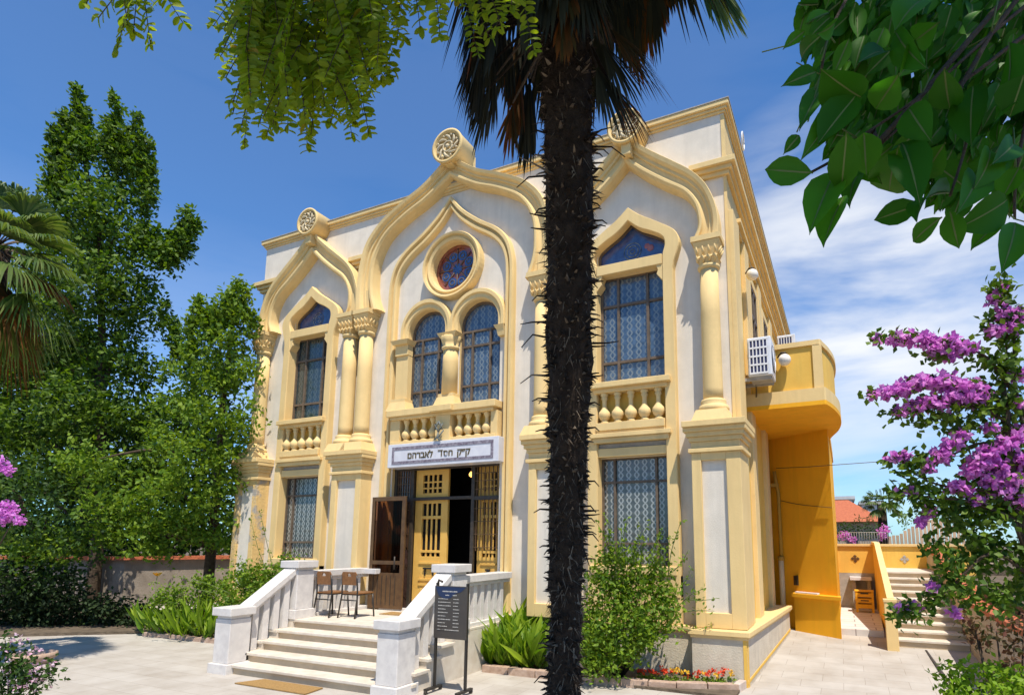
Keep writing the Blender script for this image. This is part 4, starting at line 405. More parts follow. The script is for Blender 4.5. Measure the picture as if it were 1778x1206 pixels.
# yellow edge strips on the corner
s = MB(); s.box(XE-.045, XE+.006, -.012, .0, 6.8, 7.52); s.box(XE-.035, XE+.006, -.012, 0, 3.15, 6.6); s.build('corner_strip', cream, B)
# --- side wall relief: pilasters, recessed ochre panels, windows
for y0, y1 in [(.01, .50), (1.0, 1.42), (2.55, 2.95), (4.3, 4.7), (6.1, 6.5), (7.9, 8.3), (9.7, 10.1), (11.5, 11.9)]:
    s = MB(); s.box(XE, XE+.07, y0, y1, .60 if y0 < 3 else 3.6, 6.10); s.build('side_pilaster', cream, B, bevel=.006)
s = MB(); s.box(XE, XE+.012, .50, DEP-.1, .6, 6.10); s.build('side_panel', M['ochre_light'], B)
for y0 in (1.65, 3.25, 5.0, 6.8, 8.6):
    f = MB()
    z0, z1 = 4.35, 5.75
    for a, b, c, d in [(y0, y0+.06, z0, z1), (y0+.64, y0+.70, z0, z1), (y0+.32, y0+.38, z0, z1), (y0, y0+.7, z0, z0+.06), (y0, y0+.7, z1-.06, z1), (y0, y0+.7, 5.2, 5.26)]:
        f.box(XE+.012, XE+.05, a, b, c, d)
    wf = f.build('side_window', M['frame'], B)
    q = MB(); q.box(XE+.012, XE+.02, y0+.01, y0+.69, z0+.01, z1-.01); q.build('pane', M['gdark'], wf)
    q = MB(); q.box(XE+.012, XE+.06, y0-.12, y0-.001, z0-.1, z1+.12); q.box(XE+.012, XE+.06, y0+.701, y0+.82, z0-.1, z1+.12); q.box(XE+.012, XE+.06, y0, y0+.70, z1+.001, z1+.12); q.box(XE+.012, XE+.09, y0-.12, y0+.82, z0-.16, z0-.10); q.build('window_surround', cream, wf, bevel=.005)
# --- ogee hoods
side_out = [(1.28, 5.65), (1.29, 5.88), (1.25, 6.14), (1.14, 6.42), (.96, 6.66), (.72, 6.87), (.46, 7.08), (.22, 7.29), (.04, 7.50)]
side_in = [(.90, 5.65), (.985, 5.80), (1.0, 5.95), (.96, 6.16), (.82, 6.38), (.55, 6.58), (.29, 6.79), (.12, 6.95), (0, 7.07)]
cen_out = [(1.93, 5.65), (1.94, 6.10), (1.90, 6.52), (1.77, 6.93), (1.45, 7.27), (.98, 7.53), (.56, 7.72), (.24, 7.94), (.04, 8.10)]
cen_in = [(1.46, 5.65), (1.57, 5.90), (1.61, 6.20), (1.57, 6.60), (1.36, 6.97), (.95, 7.24), (.54, 7.42), (.22, 7.60), (0, 7.74)]
HP = [(0, .14), (.04, .20), (.14, .235), (.24, .235), (.30, .19), (.40, .165), (.54, .165), (.58, .20), (.70, .20), (.74, .235), (.80, .26), (.97, .275), (1, .255)]
for ax, o_, i_, dd in ((AL, side_out, side_in, 0), (AR, side_out, side_in, 0), (AC, cen_out, cen_in, .006)):
    A = ogee(ax, i_, 5); Bo = ogee(ax, o_, 5)
    s = MB(); s.band(A, Bo, [(t, (d-.04 if t < .02 else d)*.86+dd) for t, d in HP]); s.build('ogee_hood', cream, B)
# tympanum filler blocks above paired capitals
for x in (-1.77, 2.12):
    s = MB(); s.box(x-.26, x+.26, -.17, 0, 5.65, 6.05); s.build('impost_block', cream, B)
# --- centre bay inner moulding (door frame rising into an ogee)
mo = [(1.26, .50), (1.26, 5.85), (1.24, 6.12), (1.15, 6.42), (.95, 6.66), (.58, 6.90), (.24, 7.17), (0, 7.45)]
mi = [(1.11, .50), (1.11, 5.85), (1.09, 6.10), (1.0, 6.33), (.80, 6.54), (.46, 6.76), (.18, 7.00), (0, 7.24)]
def full(ax, h, n=5):
    q = [h[0]]+spline(h[1:], n); return [(ax-x, z) for x, z in q]+[(ax+x, z) for x, z in reversed(q[:-1])]
s = MB(); s.band(full(.13, mi), full(.13, mo), [(0, .07), (.1, .10), (.34, .10), (.42, .06), (.56, .06), (.64, .12), (.92, .12), (1, .08)]); s.build('inner_moulding', cream, B)
# --- finial roundels
for ax, z, r in ((AL, 7.63, .265), (AR+.04, 7.55, .265), (AC+.03, 8.21, .305)):
    f = MB(); yf = -.34
    f.lathe(ax, z, [(r*.97, .06), (r*.97, yf+.03), (r, yf+.02), (r, yf-.01), (r*.86, yf-.015), (r*.82, yf+.03)], 36, True, 'y')
    rd = f.build('finial_roundel', cream, B)
    q = MB()
    def tor(R, t, n=30, cx=ax, cz=z): q.tube([(cx+R*math.cos(2*PI*i/n), yf+.02, cz+R*math.sin(2*PI*i/n)) for i in range(n+1)], t, 6)
    tor(r*.30, .016)
    for k in range(8):
        a = 2*PI*k/8+.2
        q.tube([(ax+r*(.36+.4*t)*math.cos(a+.9*t), yf+.02-.012*math.sin(PI*t), z+r*(.36+.4*t)*math.sin(a+.9*t)) for t in (0, .25, .5, .75, 1)], [.012, .02, .024, .018, .008], 6)
        q.lathe(ax+r*.66*math.cos(a+.2), z+r*.66*math.sin(a+.2), [(.022, yf+.02), (.018, yf-.005), (.004, yf-.014)], 8, True, 'y')
    q.lathe(ax, z, [(.04, yf+.02), (.034, yf-.005), (.01, yf-.016)], 12, True, 'y')
    q.build('carving', M['carve'], rd)
    if r > .3: n_ = MB(); n_.box(ax-.13, ax+.20, -.02, .22, 7.62, 8.28); n_.box(ax-.07, ax+.07, -.30, -.001, 7.9, 8.0); n_.build('finial_post', cream, rd, bevel=.01)
    else: n_ = MB(); n_.box(ax-.07, ax+.07, -.30, -.001, z-.42, z-r+.02); n_.build('finial_neck', cream, rd, bevel=.01)
# --- columns with base and foliate capital
def column(x, y=-.11, r=.126):
    c = MB(); n = 28
    c.lathe(x, y, [(r*1.02, 3.44), (r, 3.6), (r*.985, 4.6), (r*.93, 5.24)], n); cc = c.build('column', cream, B)
    b = MB(); b.frust((x-.24, x+.24, y-.24, y+.13), (x-.19, x+.19, y-.19, y+.13), 3.16, 3.30)
    b.lathe(x, y, [(.185, 3.29), (.20, 3.33), (.18, 3.37), (.15, 3.39), (.165, 3.42), (.15, 3.45), (r, 3.46)], n); b.build('column_base', cream, cc)
    k = MB()
    k.lathe(x, y, [(r*1.0, 5.22), (r*1.16, 5.24), (r*1.16, 5.27), (r*1.0, 5.285)], 24)
    k.frust((x-.105, x+.105, y-.105, y+.11), (x-.135, x+.135, y-.135, y+.11), 5.28, 5.36); k.frust((x-.145, x+.145, y-.145, y+.11), (x-.135, x+.135, y-.135, y+.11), 5.36, 5.385)
    k.frust((x-.135, x+.135, y-.135, y+.11), (x-.16, x+.16, y-.16, y+.11), 5.385, 5.50)
    for a in range(4):
        for xx, yy in ((x-.12+.08*a, y-.15), ):
            k.tube([(xx, yy+.03, 5.30), (xx, yy-.0, 5.34), (xx, yy-.03, 5.375)], [.014, .018, .006], 6); k.tube([(xx, yy+.01, 5.39), (xx, yy-.015, 5.44), (xx, yy-.05, 5.49)], [.014, .019, .008], 6)
    for a in range(3): k.tube([(x+.14, y-.09+.07*a, 5.39), (x+.16, y-.09+.07*a, 5.44), (x+.19, y-.09+.07*a, 5.49)], [.014, .019, .008], 6)
    k.frust((x-.15, x+.15, y-.15, y+.11), (x-.178, x+.178, y-.175, y+.11), 5.50, 5.575); k.box(x-.195, x+.195, y-.19, y+.11, 5.58, 5.655)
    k.build('capital', cream, cc)
for x in (-4.235, -1.955, -1.585, 1.93, 2.30, 4.425): column(x)
# --- pedestals below the columns
def pedestal(x0, x1, side=False, m=None):
    m = m or cream
    yf = -.25; s = MB(); a, b = x0+.09, x1-.09
    e = XE+.075 if side else x1
    # frame around a sunk white panel
    s.box(x0, a+.03, yf, 0, .62, 2.76); s.box(b-.03, e, yf, 0 if not side else .36, .62, 2.76)
    s.box(a+.03, b-.03, yf, 0, .62, .80); s.box(a+.03, b-.03, yf, 0, 2.66, 2.76); pd = s.build('pedestal', m, B, bevel=.006)
    q = MB(); q.box(a+.03, b-.03, yf+.05, -.001, .80, 2.66); q.build('panel', white, pd)
    q = MB(); ye = 0 if not side else .40
    for z0, z1, d in [(2.76, 2.81, .035), (2.81, 2.90, .0), (2.90, 2.96, .025), (2.96, 3.02, .055), (3.02, 3.08, .085), (3.08, 3.155, .125)]:
        q.box(x0-min(d, .09), e+min(d, .09), yf-d, ye+(d if side else 0), z0, z1)
    q.build('ledge', cream, pd, bevel=.006)
pedestal(-4.52, -3.93, m=M['worn']); pedestal(-2.07, -1.40); pedestal(1.79, 2.46); pedestal(4.15, 4.70, True)
# --- plinth
s = MB(); s.box(2.4, 4.12, -.10, 0, -.1, .52); s.build('plinth', M['plinth'], B); s = MB(); s.box(XW, -1.55, -.10, 0, -.1, .52); s.build('plinth', M['plinth'], B)
s = MB(); s.prism_z([(4.12, -.36), (4.755, -.36), (4.96, 2.9), (4.68, 2.9), (4.68, -.0), (4.12, -.0)], -.1, .52); s.build('plinth_pier', M['plinth'], B); s = MB(); s.prism_z([(-4.6, -.34), (-3.9, -.34), (-3.9, 0), (-4.6, 0)], -.1, .52); s.build('plinth_pier', M['plinth'], B)
s = MB(); s.prism_z([(2.4, -.14), (4.08, -.14), (4.08, -.40), (4.80, -.40), (5.005, 2.93), (4.66, 2.93), (4.66, 0), (2.4, 0)], .555, .615)
s.prism_z([(2.4, -.12), (4.10, -.12), (4.10, -.38), (4.775, -.38), (4.98, 2.92), (4.66, 2.92), (4.66, 0), (2.4, 0)], .52, .555); s.build('plinth_ledge', cream, B, bevel=.006)
s = MB(); s.prism_z([(XW-.1, -.40), (-3.86, -.40), (-3.86, -.14), (-1.55, -.14), (-1.55, 0), (XW-.1, 0)], .52, .615)
s.build('plinth_ledge', cream, B, bevel=.006)
s = MB()
def yline(a, b, z0, z1, t=.035, o=.006):   # yellow outline on the flared plinth side
    (xa, ya), (xb, yb) = a, b; d = Vector((xb-xa, yb-ya)).normalized(); nx_, ny_ = d.y*o, -d.x*o
    s.add([(xa+nx_, ya+ny_, z0[0]), (xb+nx_, yb+ny_, z0[1]), (xb+nx_, yb+ny_, z1[1]), (xa+nx_, ya+ny_, z1[0]), (xa-nx_, ya-ny_, z0[0]), (xb-nx_, yb-ny_, z0[1]), (xb-nx_, yb-ny_, z1[1]), (xa-nx_, ya-ny_, z1[0])],
          [(0, 1, 2, 3), (0, 4, 5, 1), (3, 2, 6, 7), (0, 3, 7, 4), (1, 5, 6, 2)])
yline((4.755, -.36), (4.96, 2.9), (.04, .22), (.075, .255)); yline((4.756, -.34), (4.76, -.29), (0, 0), (.52, .52))
s.box(4.715, 4.757, -.366, -.36, .0, .52)
s.build('plinth_edging', M['ochre_light'], B)
# --- bay window surrounds
tr_o = [(.64, .95), (.64, 5.36), (.66, 5.46), (.71, 5.60), (.74, 5.76), (.66, 5.93), (.40, 6.12), (.17, 6.27), (0, 6.42)]
tr_i = [(.49, .95), (.49, 5.36), (.49, 5.46), (.495, 5.60), (.53, 5.74), (.50, 5.86), (.36, 5.96), (.17, 6.06), (0, 6.21)]
def window(name, L, kind, ax, z0, z1, glass, shape=None, bars_x=(), bars_z=(), t=.028, hw=.49):
    """frame as a part, its pane as a sub-part"""
    y = .055; f = MB()
    A = [(x, z) for x, z in L]; cx = sum(p[0] for p in L)/len(L); cz = sum(p[1] for p in L)/len(L)
    inner = []
    n = len(A)
    for i in range(n):
        p = Vector(A[i]); a = Vector(A[i-1]); b = Vector(A[(i+1) % n]); d = (b-a)
        if d.length < 1e-6: d = Vector((1, 0))
        d.normalize(); nn = Vector((-d.y, d.x))
        if nn.dot(Vector((cx, cz))-p) < 0: nn = -nn
        inner.append(tuple(p+nn*t*1.4))
    A2 = A+[A[0]]; I2 = inner+[inner[0]]
    f.band(A2, I2, [(0, .03), (1, .03)], y+.02)
    for x in bars_x:
        zt = z1 if shape is None else shape(x)
        f.box(x-t*.6, x+t*.6, y-.012, y+.02, z0+.004, zt)
    for z in bars_z: f.box(ax-hw+.004, ax+hw-.004, y-.008, y+.02, z-t*.6, z+t*.6)
    o = f.build(name, M['frame'], B)
    q = MB(); q.prism_y(L, y+.021, y+.03); q.build('pane', glass, o); return o
for ax, gl, gl2 in ((AL, M['gdark'], M['glat']), (AR, M['gsky'], M['glat'])):
    q = [(tr_i[0]), *spline(tr_i[1:], 4)]; q2 = [(tr_o[0]), *spline(tr_o[1:], 4)]
    A = [(ax-x, z) for x, z in q]+[(ax+x, z) for x, z in reversed(q[:-1])]; Bo = [(ax-x, z) for x, z in q2]+[(ax+x, z) for x, z in reversed(q2[:-1])]
    s = MB(); s.band(A, Bo, [(0, .11), (.06, .13), (.94, .13), (1, .11)]); s.build('window_surround', cream, B)
    s = MB(); s.box(ax-.488, ax+.488, -.10, 0, 2.80, 2.92); s.build('lintel', cream, B, bevel=.006)
    s = MB(); s.box(ax-.488, ax+.488, -.135, .0, 5.45, 5.60); s.build('transom', cream, B, bevel=.006)
    s = MB()      # small brackets under the transom
    for sg in (-1, 1):
        s.prism_y([(ax+sg*.49, 5.45), (ax+sg*.40, 5.45), (ax+sg*.43, 5.38), (ax+sg*.41, 5.32), (ax+sg*.49, 5.22)], -.12, .04)
    s.build('bracket', cream, B)
    s = MB(); s.box(ax-.58, ax+.58, -.22, .0, 3.76, 3.84); s.box(ax-.53, ax+.53, -.16, .0, 3.70, 3.76); s.build('sill', cream, B, bevel=.008)
    s = MB(); s.box(ax-.488, ax+.488, -.17, 0, 3.16, 3.27); s.box(ax-.57, ax+.57, -.19, 0, 3.06, 3.12); s.box(ax-.54, ax+.54, -.16, 0, 2.99, 3.06); s.box(ax-.488, ax+.488, -.15, 0, 3.12, 3.16); s.build('sill_cornice', cream, B, bevel=.006)
    s = MB(); s.box(ax-.488, ax+.488, -.06, -.001, 2.93, 2.985); s.build('grey_band', M['grey'], B)
    s = MB(); s.box(ax-.60, ax+.60, -.15, 0, 1.22, 1.33); s.box(ax-.64, ax+.64, -.12, 0, .615, 1.22); s.build('lower_sill', cream, B, bevel=.006)
    for k in range(5):
        x = ax-.39+.195*k; c = MB()
        c.lathe(x, -.09, [(.055, 3.27), (.055, 3.295), (.035, 3.305), (.07, 3.34), (.088, 3.385), (.080, 3.43), (.045, 3.475), (.030, 3.51), (.032, 3.60), (.05, 3.63), (.035, 3.65), (.055, 3.67), (.055, 3.70)], 14)
        c.build('baluster', cream, B)
    s = MB(); s.box(ax-.488, ax+.488, -.012, -.001, 3.27, 3.70); s.build('balustrade_back', M['ochre_light'], B)
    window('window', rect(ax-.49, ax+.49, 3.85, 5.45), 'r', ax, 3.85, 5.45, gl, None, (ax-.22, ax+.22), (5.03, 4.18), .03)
    lo = window('lunette_window', lun(ax), 'l', ax, 5.6, 6.2, M['gros'], t=.022)
    q = MB()
    for R in (.13, .085, .035): q.tube([(ax+R*math.cos(2*PI*i/24), .072, 5.83+R*math.sin(2*PI*i/24)) for i in range(25)], .008, 5)
    q.build('leading', M['gsky'], lo)
    if ax == AR: q = MB(); q.lathe(ax+.27, 5.83, [(.055, .074), (.05, .068), (.01, .066)], 7, False, 'y'); q.lathe(ax+.22, 5.87, [(.045, .074), (.04, .069), (.01, .067)], 6, False, 'y'); q.build('coloured_glass', M['gred'], lo)
    window('lower_window', rect(ax-.49, ax+.49, 1.33, 2.79), 'r', ax, 1.33, 2.79, gl2, None, (ax-.30, ax+.30), (2.46, 1.62), .026)
# --- centre bay: paired arches, rose window, balustrade, sill
for ax in (AXL, AXR):
    r0, r1 = RW+.0, .52
    A = [(ax-RW, 5.0), *[(ax+RW*math.cos(a), ZS+RW*math.sin(a)) for a in np.linspace(PI, 0, 25)], (ax+RW, 5.0)]
    Bo = [(ax-r1, 5.0), *[(ax+r1*math.cos(a), ZS+.04+r1*math.sin(a)) for a in np.linspace(PI, 0, 25)], (ax+r1, 5.0)]
    s = MB(); s.band(A, Bo, [(0, .07), (.12, .10), (.5, .10), (.58, .13), (.92, .13), (1, .10)]); s.build('arch_moulding', cream, B)
    zt = lambda x, ax=ax: ZS+math.sqrt(max(RW**2-(x-ax)**2, 0))
    window('arched_window', archp(ax, RW, 3.78, ZS), 'a', ax, 3.78, 5.5, M['gsky'], lambda x: 5.03, (ax-.17, ax+.17), (5.03, 4.78, 4.12), .028, RW)
def colonnette(x, wd=.13, y=-.06):
    c = MB(); c.lathe(x, y, [(wd*1.0, 3.98), (wd*.96, 4.5), (wd*.9, 4.72)], 16) if wd > .12 else c.box(x-.13, x+.13, -.10, 0, 3.98, 4.75)
    cc = c.build('colonnette', cream, B)
    b = MB(); b.frust((x-.21, x+.21, y-.16, 0.02), (x-.16, x+.16, y-.12, 0.02), 3.78, 3.93); b.box(x-.15, x+.15, y-.11, .02, 3.93, 3.985); b.build('colonnette_base', cream, cc)
    k = MB(); k.lathe(x, y, [(wd*.9, 4.72), (wd*1.1, 4.74), (wd*1.1, 4.77), (wd*.95, 4.78), (wd*1.1, 4.85), (wd*1.3, 4.93), (wd*1.2, 4.95)], 20, True, 'z', lambda kk, a: 1+.06*math.cos(8*a)) if wd > .12 else k.box(x-.135, x+.135, -.13, 0, 4.75, 4.93)
    k.frust((x-.15, x+.15, y-.12, .02), (x-.19, x+.19, y-.15, .02), 4.93, 5.0); k.build('colonnette_capital', cream, cc)
colonnette(AC+.03, .135, -.04); colonnette(-.76, .11)
s = MB(); s.frust((1.10, 1.24, -.10, 0), (1.06, 1.24, -.13, 0), 4.93, 5.0); s.frust((1.12, 1.24, -.08, 0), (1.10, 1.24, -.10, 0), 4.83, 4.93); s.build('bracket', cream, B)
cx, cz = AC+.03, 6.19
A = circ(cx, cz, .42, 48); Bo = circ(cx, cz, .58, 48); A.append(A[0]); Bo.append(Bo[0])
s = MB(); s.band(A, Bo, [(0, .06), (.1, .11), (.35, .13), (.5, .10), (.62, .10), (.7, .15), (.9, .16), (1, .13)]); s.build('rose_moulding', cream, B)
f = MB(); y = .075
f.band(circ(cx, cz, .42, 41)+[(cx+.42, cz)], circ(cx, cz, .37, 41)+[(cx+.37, cz)], [(0, .03), (1, .03)], y)
ro = f.build('rose_window', M['gred'], B)
q = MB(); q.lathe(cx, cz, [(.425, .09), (.425, .074), (.001, .0735)], 40, False, 'y'); q.build('pane', M['gred'], ro)
q = MB(); q.lathe(cx, cz, [(.10, .074), (.10, .06), (.001, .0595)], 8, False, 'y')
for k in range(8):
    a = 2*PI*k/8+.39; q.lathe(cx+.245*math.cos(a), cz+.245*math.sin(a), [(.088, .074), (.088, .062), (.001, .0615)], 12, False, 'y')
q.build('petal_pane', M['gros'], ro)
q = MB()
for k in range(8):
    a = 2*PI*k/8+.39; b = a+PI/8; q.tube([(cx+.06*math.cos(b), .06, cz+.06*math.sin(b)), (cx+.40*math.cos(b), .06, cz+.40*math.sin(b))], .009, 5)
    c2 = (cx+.245*math.cos(a), cz+.245*math.sin(a)); q.tube([(c2[0]+.045*math.cos(t), .058, c2[1]+.045*math.sin(t)) for t in np.linspace(0, 2*PI, 13)], .007, 5)
q.build('tracery', M['frame'], ro)
s = MB(); s.box(-.93, 1.19, -.24, .0, 3.67, 3.78); s.box(-.88, 1.14, -.20, 0, 3.62, 3.67); s.box(.0, .42, -.30, -.24, 3.67, 3.77); s.build('sill', cream, B, bevel=.008)
s = MB(); s.box(-.90, -.70, -.16, 0, 3.2, 3.62); s.box(.06, .34, -.20, 0, 3.2, 3.62); s.box(1.07, 1.19, -.16, 0, 3.2, 3.62); s.box(-.88, 1.16, -.18, 0, 3.18, 3.26); s.build('balustrade_pier', cream, B, bevel=.006)
for x in [-.60+.18*k for k in range(4)]+[.46+.17*k for k in range(4)]:
    c = MB(); c.lathe(x, -.10, [(.055, 3.26), (.055, 3.28), (.035, 3.29), (.06, 3.32), (.080, 3.36), (.072, 3.40), (.045, 3.44), (.030, 3.47), (.032, 3.54), (.05, 3.57), (.055, 3.60), (.055, 3.62)], 14); c.build('baluster', cream, B)
s = MB(); s.box(-.70, 1.07, -.012, -.001, 3.26, 3.62); s.build('balustrade_back', M['ochre_light'], B)
# --- doorway: iron screen, yellow timber leaves
dz0, dz1 = .58, 2.84
f = MB()
for x0, x1 in ((-.95, -.90), (-.60, -.54), (.60, .66), (1.10, 1.15)): f.box(x0, x1, .06, .11, dz0, dz1)
f.box(-.90, -.60, .06, .11, 2.28, 2.34); f.box(-.54, .60, .065, .105, 2.30, 2.35); f.box(.66, 1.10, .06, .11, 2.28, 2.34); f.box(-.95, 1.15, .055, .115, 2.80, 2.84)
df = f.build('door_frame', M['iron'], B, bevel=.004)
for x0, x1 in ((-.90, -.60), (.66, 1.10)):
    q = MB()
    for k in range(6):
        x = x0+(x1-x0)*(k+.5)/6; q.box(x-.006, x+.006, .075, .087, 1.5, dz1-.04)
    for z in (2.45, 2.58, 2.70, 1.55, 1.75, 1.95, 2.15): q.box(x0, x1, .073, .089, z-.005, z+.005)
    q.build('grille', M['gate'], df)
q = MB(); q.box(-.90, -.60, .09, .1, dz0, dz1-.04); q.build('screen_pane', M['gdoor'], df)
def leaf(name, x0, x1, y0, full_h=True):
    d = MB(); zt = dz1-.02; t = .045
    gx0, gx1 = x0+(x1-x0)*.22, x0+(x1-x0)*.80
    zs_ = [(1.40, 1.46), (1.50, 2.0), (2.05, 2.25)]+([(2.42, 2.72)] if full_h else [])
    cur = dz0
    d.box(x0, gx0, y0, y0+t, dz0, zt); d.box(gx1, x1, y0, y0+t, dz0, zt)
    for a, b in zs_: d.box(gx0, gx1, y0, y0+t, cur, a); cur = b
    d.box(gx0, gx1, y0, y0+t, cur, zt)
    for a, b in zs_:
        for k in range(1, 4):
            x = gx0+(gx1-gx0)*k/4; d.box(x-.016, x+.016, y0+.01, y0+.03, a, b)
    if full_h:
        for z in (2.5, 2.6): d.box(gx0, gx1, y0+.008, y0+.028, z-.012, z+.012)
    for z in (1.30, 1.04, .96): d.box(gx0-.02, gx1+.02, y0-.018, y0, z-.02, z+.015)
    d.box(gx0+.02, gx1-.02, y0-.012, y0, .70, .90)
    o = d.build(name, M['door'], B, bevel=.003)
    q = MB(); q.box(gx0-.01, gx1+.01, y0+t+.002, y0+t+.01, 1.38, zt-.05); q.build('door_backing', M['black'], o)
    h = MB(); h.box(gx0+.08, gx1-.08, y0-.03, y0-.004, 1.20, 1.225); h.box(gx0+.10, gx0+.12, y0-.02, y0, 1.1, 1.2); h.box(gx1-.12, gx1-.10, y0-.02, y0, 1.1, 1.2); h.build('handle', M['steel'], o)
leaf('door_leaf', -.535, .12, .118); leaf('door_leaf', .67, 1.09, .16)
# gate leaf standing open, folded back on its hinges
gt = thing('glazed_gate', 'brown metal and glass gate leaf standing open left of the yellow door', 'gate', (-.53, -.05, dz0))
g = MB(); gx0, gx1, gy = -1.20, -.50, -.165
for a, b, c, d in [(gx0, gx0+.06, dz0, 2.36), (gx1-.07, gx1, dz0, 2.36), (gx0+.06, gx1-.07, 2.29, 2.36), (gx0+.06, gx1-.07, dz0, 1.14), (gx0+.06, gx1-.07, 1.27, 1.33)]: g.box(a, b, gy, gy+.035, c, d)
g.build('gate_frame', M['gate'], gt, bevel=.004)
g = MB(); g.box(gx0+.06, gx1-.07, gy+.012, gy+.02, 1.14, 2.29); g.build('glass', M['clear'], gt)
g = MB()
for k in range(6): g.box(gx0+.10+.09*k, gx0+.11+.09*k, gy-.006, gy, dz0+.06, 1.10)
g.tube([(gx1-.14, gy-.04, 1.2), (gx1-.14, gy-.04, 1.4)], .012, 8); g.build('handle', M['iron'], gt)
# --- balcony and annex on the right flank
AY = 3.2
s = MB(); s.prism_z([(XE, 3.60), (5.70, 2.88), (5.70, 7.5), (XE, 7.5)], -.1, 3.5); an = s.build('annex_wall', M['ochre'], B)
bo = [(XE, .95)]+[(5.72, .93)]+spline([(5.74, .95), (5.83, 1.35), (5.90, 1.9), (5.915, 2.5), (5.87, 3.1), (5.78, 3.6), (5.72, 3.95)], 5)+[(5.72, 7.5), (XE, 7.5)]
s = MB(); s.prism_z(bo, 3.50, 3.56); sl = s.build('balcony_slab', M['ochre'], B)
def off(P, d):    # rough inset of the balcony outline
    out = [];
    for x, y in P: out.append((x-d if x > 5 else x, y+d if y < 1.2 else y))
    return out
s = MB()
rim = bo[:-1]; ri = off(rim, .16)
for z0, z1, o in ((3.56, 3.74, .0), ): s.prism_z(bo, z0, z1)
s.build('balcony_edge', cream, B)
def wall_along(mb, P, th, z0, z1):
    for a, b in zip(P[:-1], P[1:]):
        d = Vector((b[0]-a[0], b[1]-a[1])).normalized(); n_ = Vector((-d.y, d.x))*th
        q = [a, b, (b[0]+n_.x, b[1]+n_.y), (a[0]+n_.x, a[1]+n_.y)]; mb.prism_z(q, z0, z1)
path = [(XE+.07, 1.0), (5.66, .98)]+spline([(5.68, 1.0), (5.77, 1.38), (5.84, 1.9), (5.855, 2.5), (5.81, 3.1), (5.70, 3.55), (5.64, 3.7)], 5)+[(5.64, 7.5)]
s = MB(); wall_along(s, path, .10, 3.74, 4.36); s.build('balcony_parapet', M['ochre_light'], B)
s = MB(); wall_along(s, [(x+(.03 if x > 5.5 else 0), y-(.03 if y < 1.1 else 0)) for x, y in path], .15, 4.36, 4.43); s.box(5.60, 5.72, .955, 1.06, 3.74, 4.36); s.build('balcony_coping', cream, B)
# ============================================================ sign over the door
sg = thing('name_sign', 'white marble name plaque with Hebrew lettering and purple border over the entrance', 'sign', (.22, -.2, 2.82))
s = MB(); s.box(-.84, 1.28, -.25, -.001, 2.82, 3.20); s.build('plaque', M['signw'], sg, bevel=.006)
s = MB()
for a, b, c, d in [(-.75, 1.19, 3.10, 3.15), (-.75, 1.19, 2.87, 2.915), (-.75, -.705, 2.915, 3.10), (1.145, 1.19, 2.915, 3.10)]: s.box(a, b, -.256, -.25, c, d)
s.build('border', M['purple'], sg)
def text_mesh(txt, size, name, m, parent, cx, y, cz, width=None, thick=.006, align='CENTER'):
    cu = bpy.data.curves.new('tmp', 'FONT'); cu.body = txt; cu.size = size; cu.align_x = align; cu.align_y = 'CENTER'; cu.extrude = thick/2; cu.offset = .004
    o = bpy.data.objects.new('tmp', cu); C.collection.objects.link(o); bpy.context.view_layer.update()
    me = bpy.data.meshes.new_from_object(o.evaluated_get(bpy.context.evaluated_depsgraph_get()))
    bpy.data.objects.remove(o); bpy.data.curves.remove(cu)
    co = np.array([v.co[:] for v in me.vertices]) if len(me.vertices) else np.zeros((1, 3))
    w0 = co[:, 0].max()-co[:, 0].min(); k = (width/w0) if width and w0 > 0 else 1
    mid = (co[:, 0].max()+co[:, 0].min())/2 if align == 'CENTER' else 0
    ky = 1 if not width else min(k, 1.15)
    q = MB(); q.add([((p[0]-mid)*k+cx, y-p[2], cz+p[1]*ky) for p in co], [tuple(f.vertices) for f in me.polygons])
    bpy.data.meshes.remove(me); return q.build(name, m, parent, recalc=False)
for txt_, cx_, w_ in (('\u05de\u05d4\u05e8\u05d1\u05d0\u05dc'.replace('\u05de', '\u05dd'), -.175, .50), ('\u05e1\u05d7', .365, .175), ('\u05e7\u05f4\u05e7', .66, .24)):
    text_mesh(txt_, .165, 'lettering', M['ink'], sg, cx_, -.253, 2.995, width=w_)
s = MB(); s.box(.172, .262, -.2565, -.2505, 3.034, 3.052); s.box(.232, .251, -.2563, -.2503, 2.95, 3.034); s.build('lettering', M['ink'], sg)
hl = thing('door_lamp', 'small lit bulb hanging inside the dark doorway', 'lamp', (.53, .16, 2.68))
s = MB(); s.lathe(.53, .16, [(.008, 2.65), (.035, 2.67), (.042, 2.70), (.02, 2.74)], 12); s.build('bulb', M['bulb'], hl)
s = MB(); s.tube([(.53, .16, 2.74), (.53, .16, 3.1)], .006, 6); s.build('cord', M['iron'], hl)
em = thing('metal_emblem', 'dark green metal emblem fixed above the name plaque', 'emblem', (.20, -.22, 3.2))
s = MB()
for a0 in (PI/2, -PI/2):
    P = [(.18+.085*math.cos(a0+2*PI*k/3), -.27, 3.42+.085*math.sin(a0+2*PI*k/3)) for k in range(4)]; s.tube(P, .014, 6)
s.tube([(.18, -.27, 3.34), (.16, -.27, 3.25), (.22, -.27, 3.2)], .014, 6); s.tube([(.10, -.27, 3.22), (.20, -.27, 3.27), (.28, -.27, 3.36)], .012, 6)
s.build('emblem_frame', M['verd'], em)
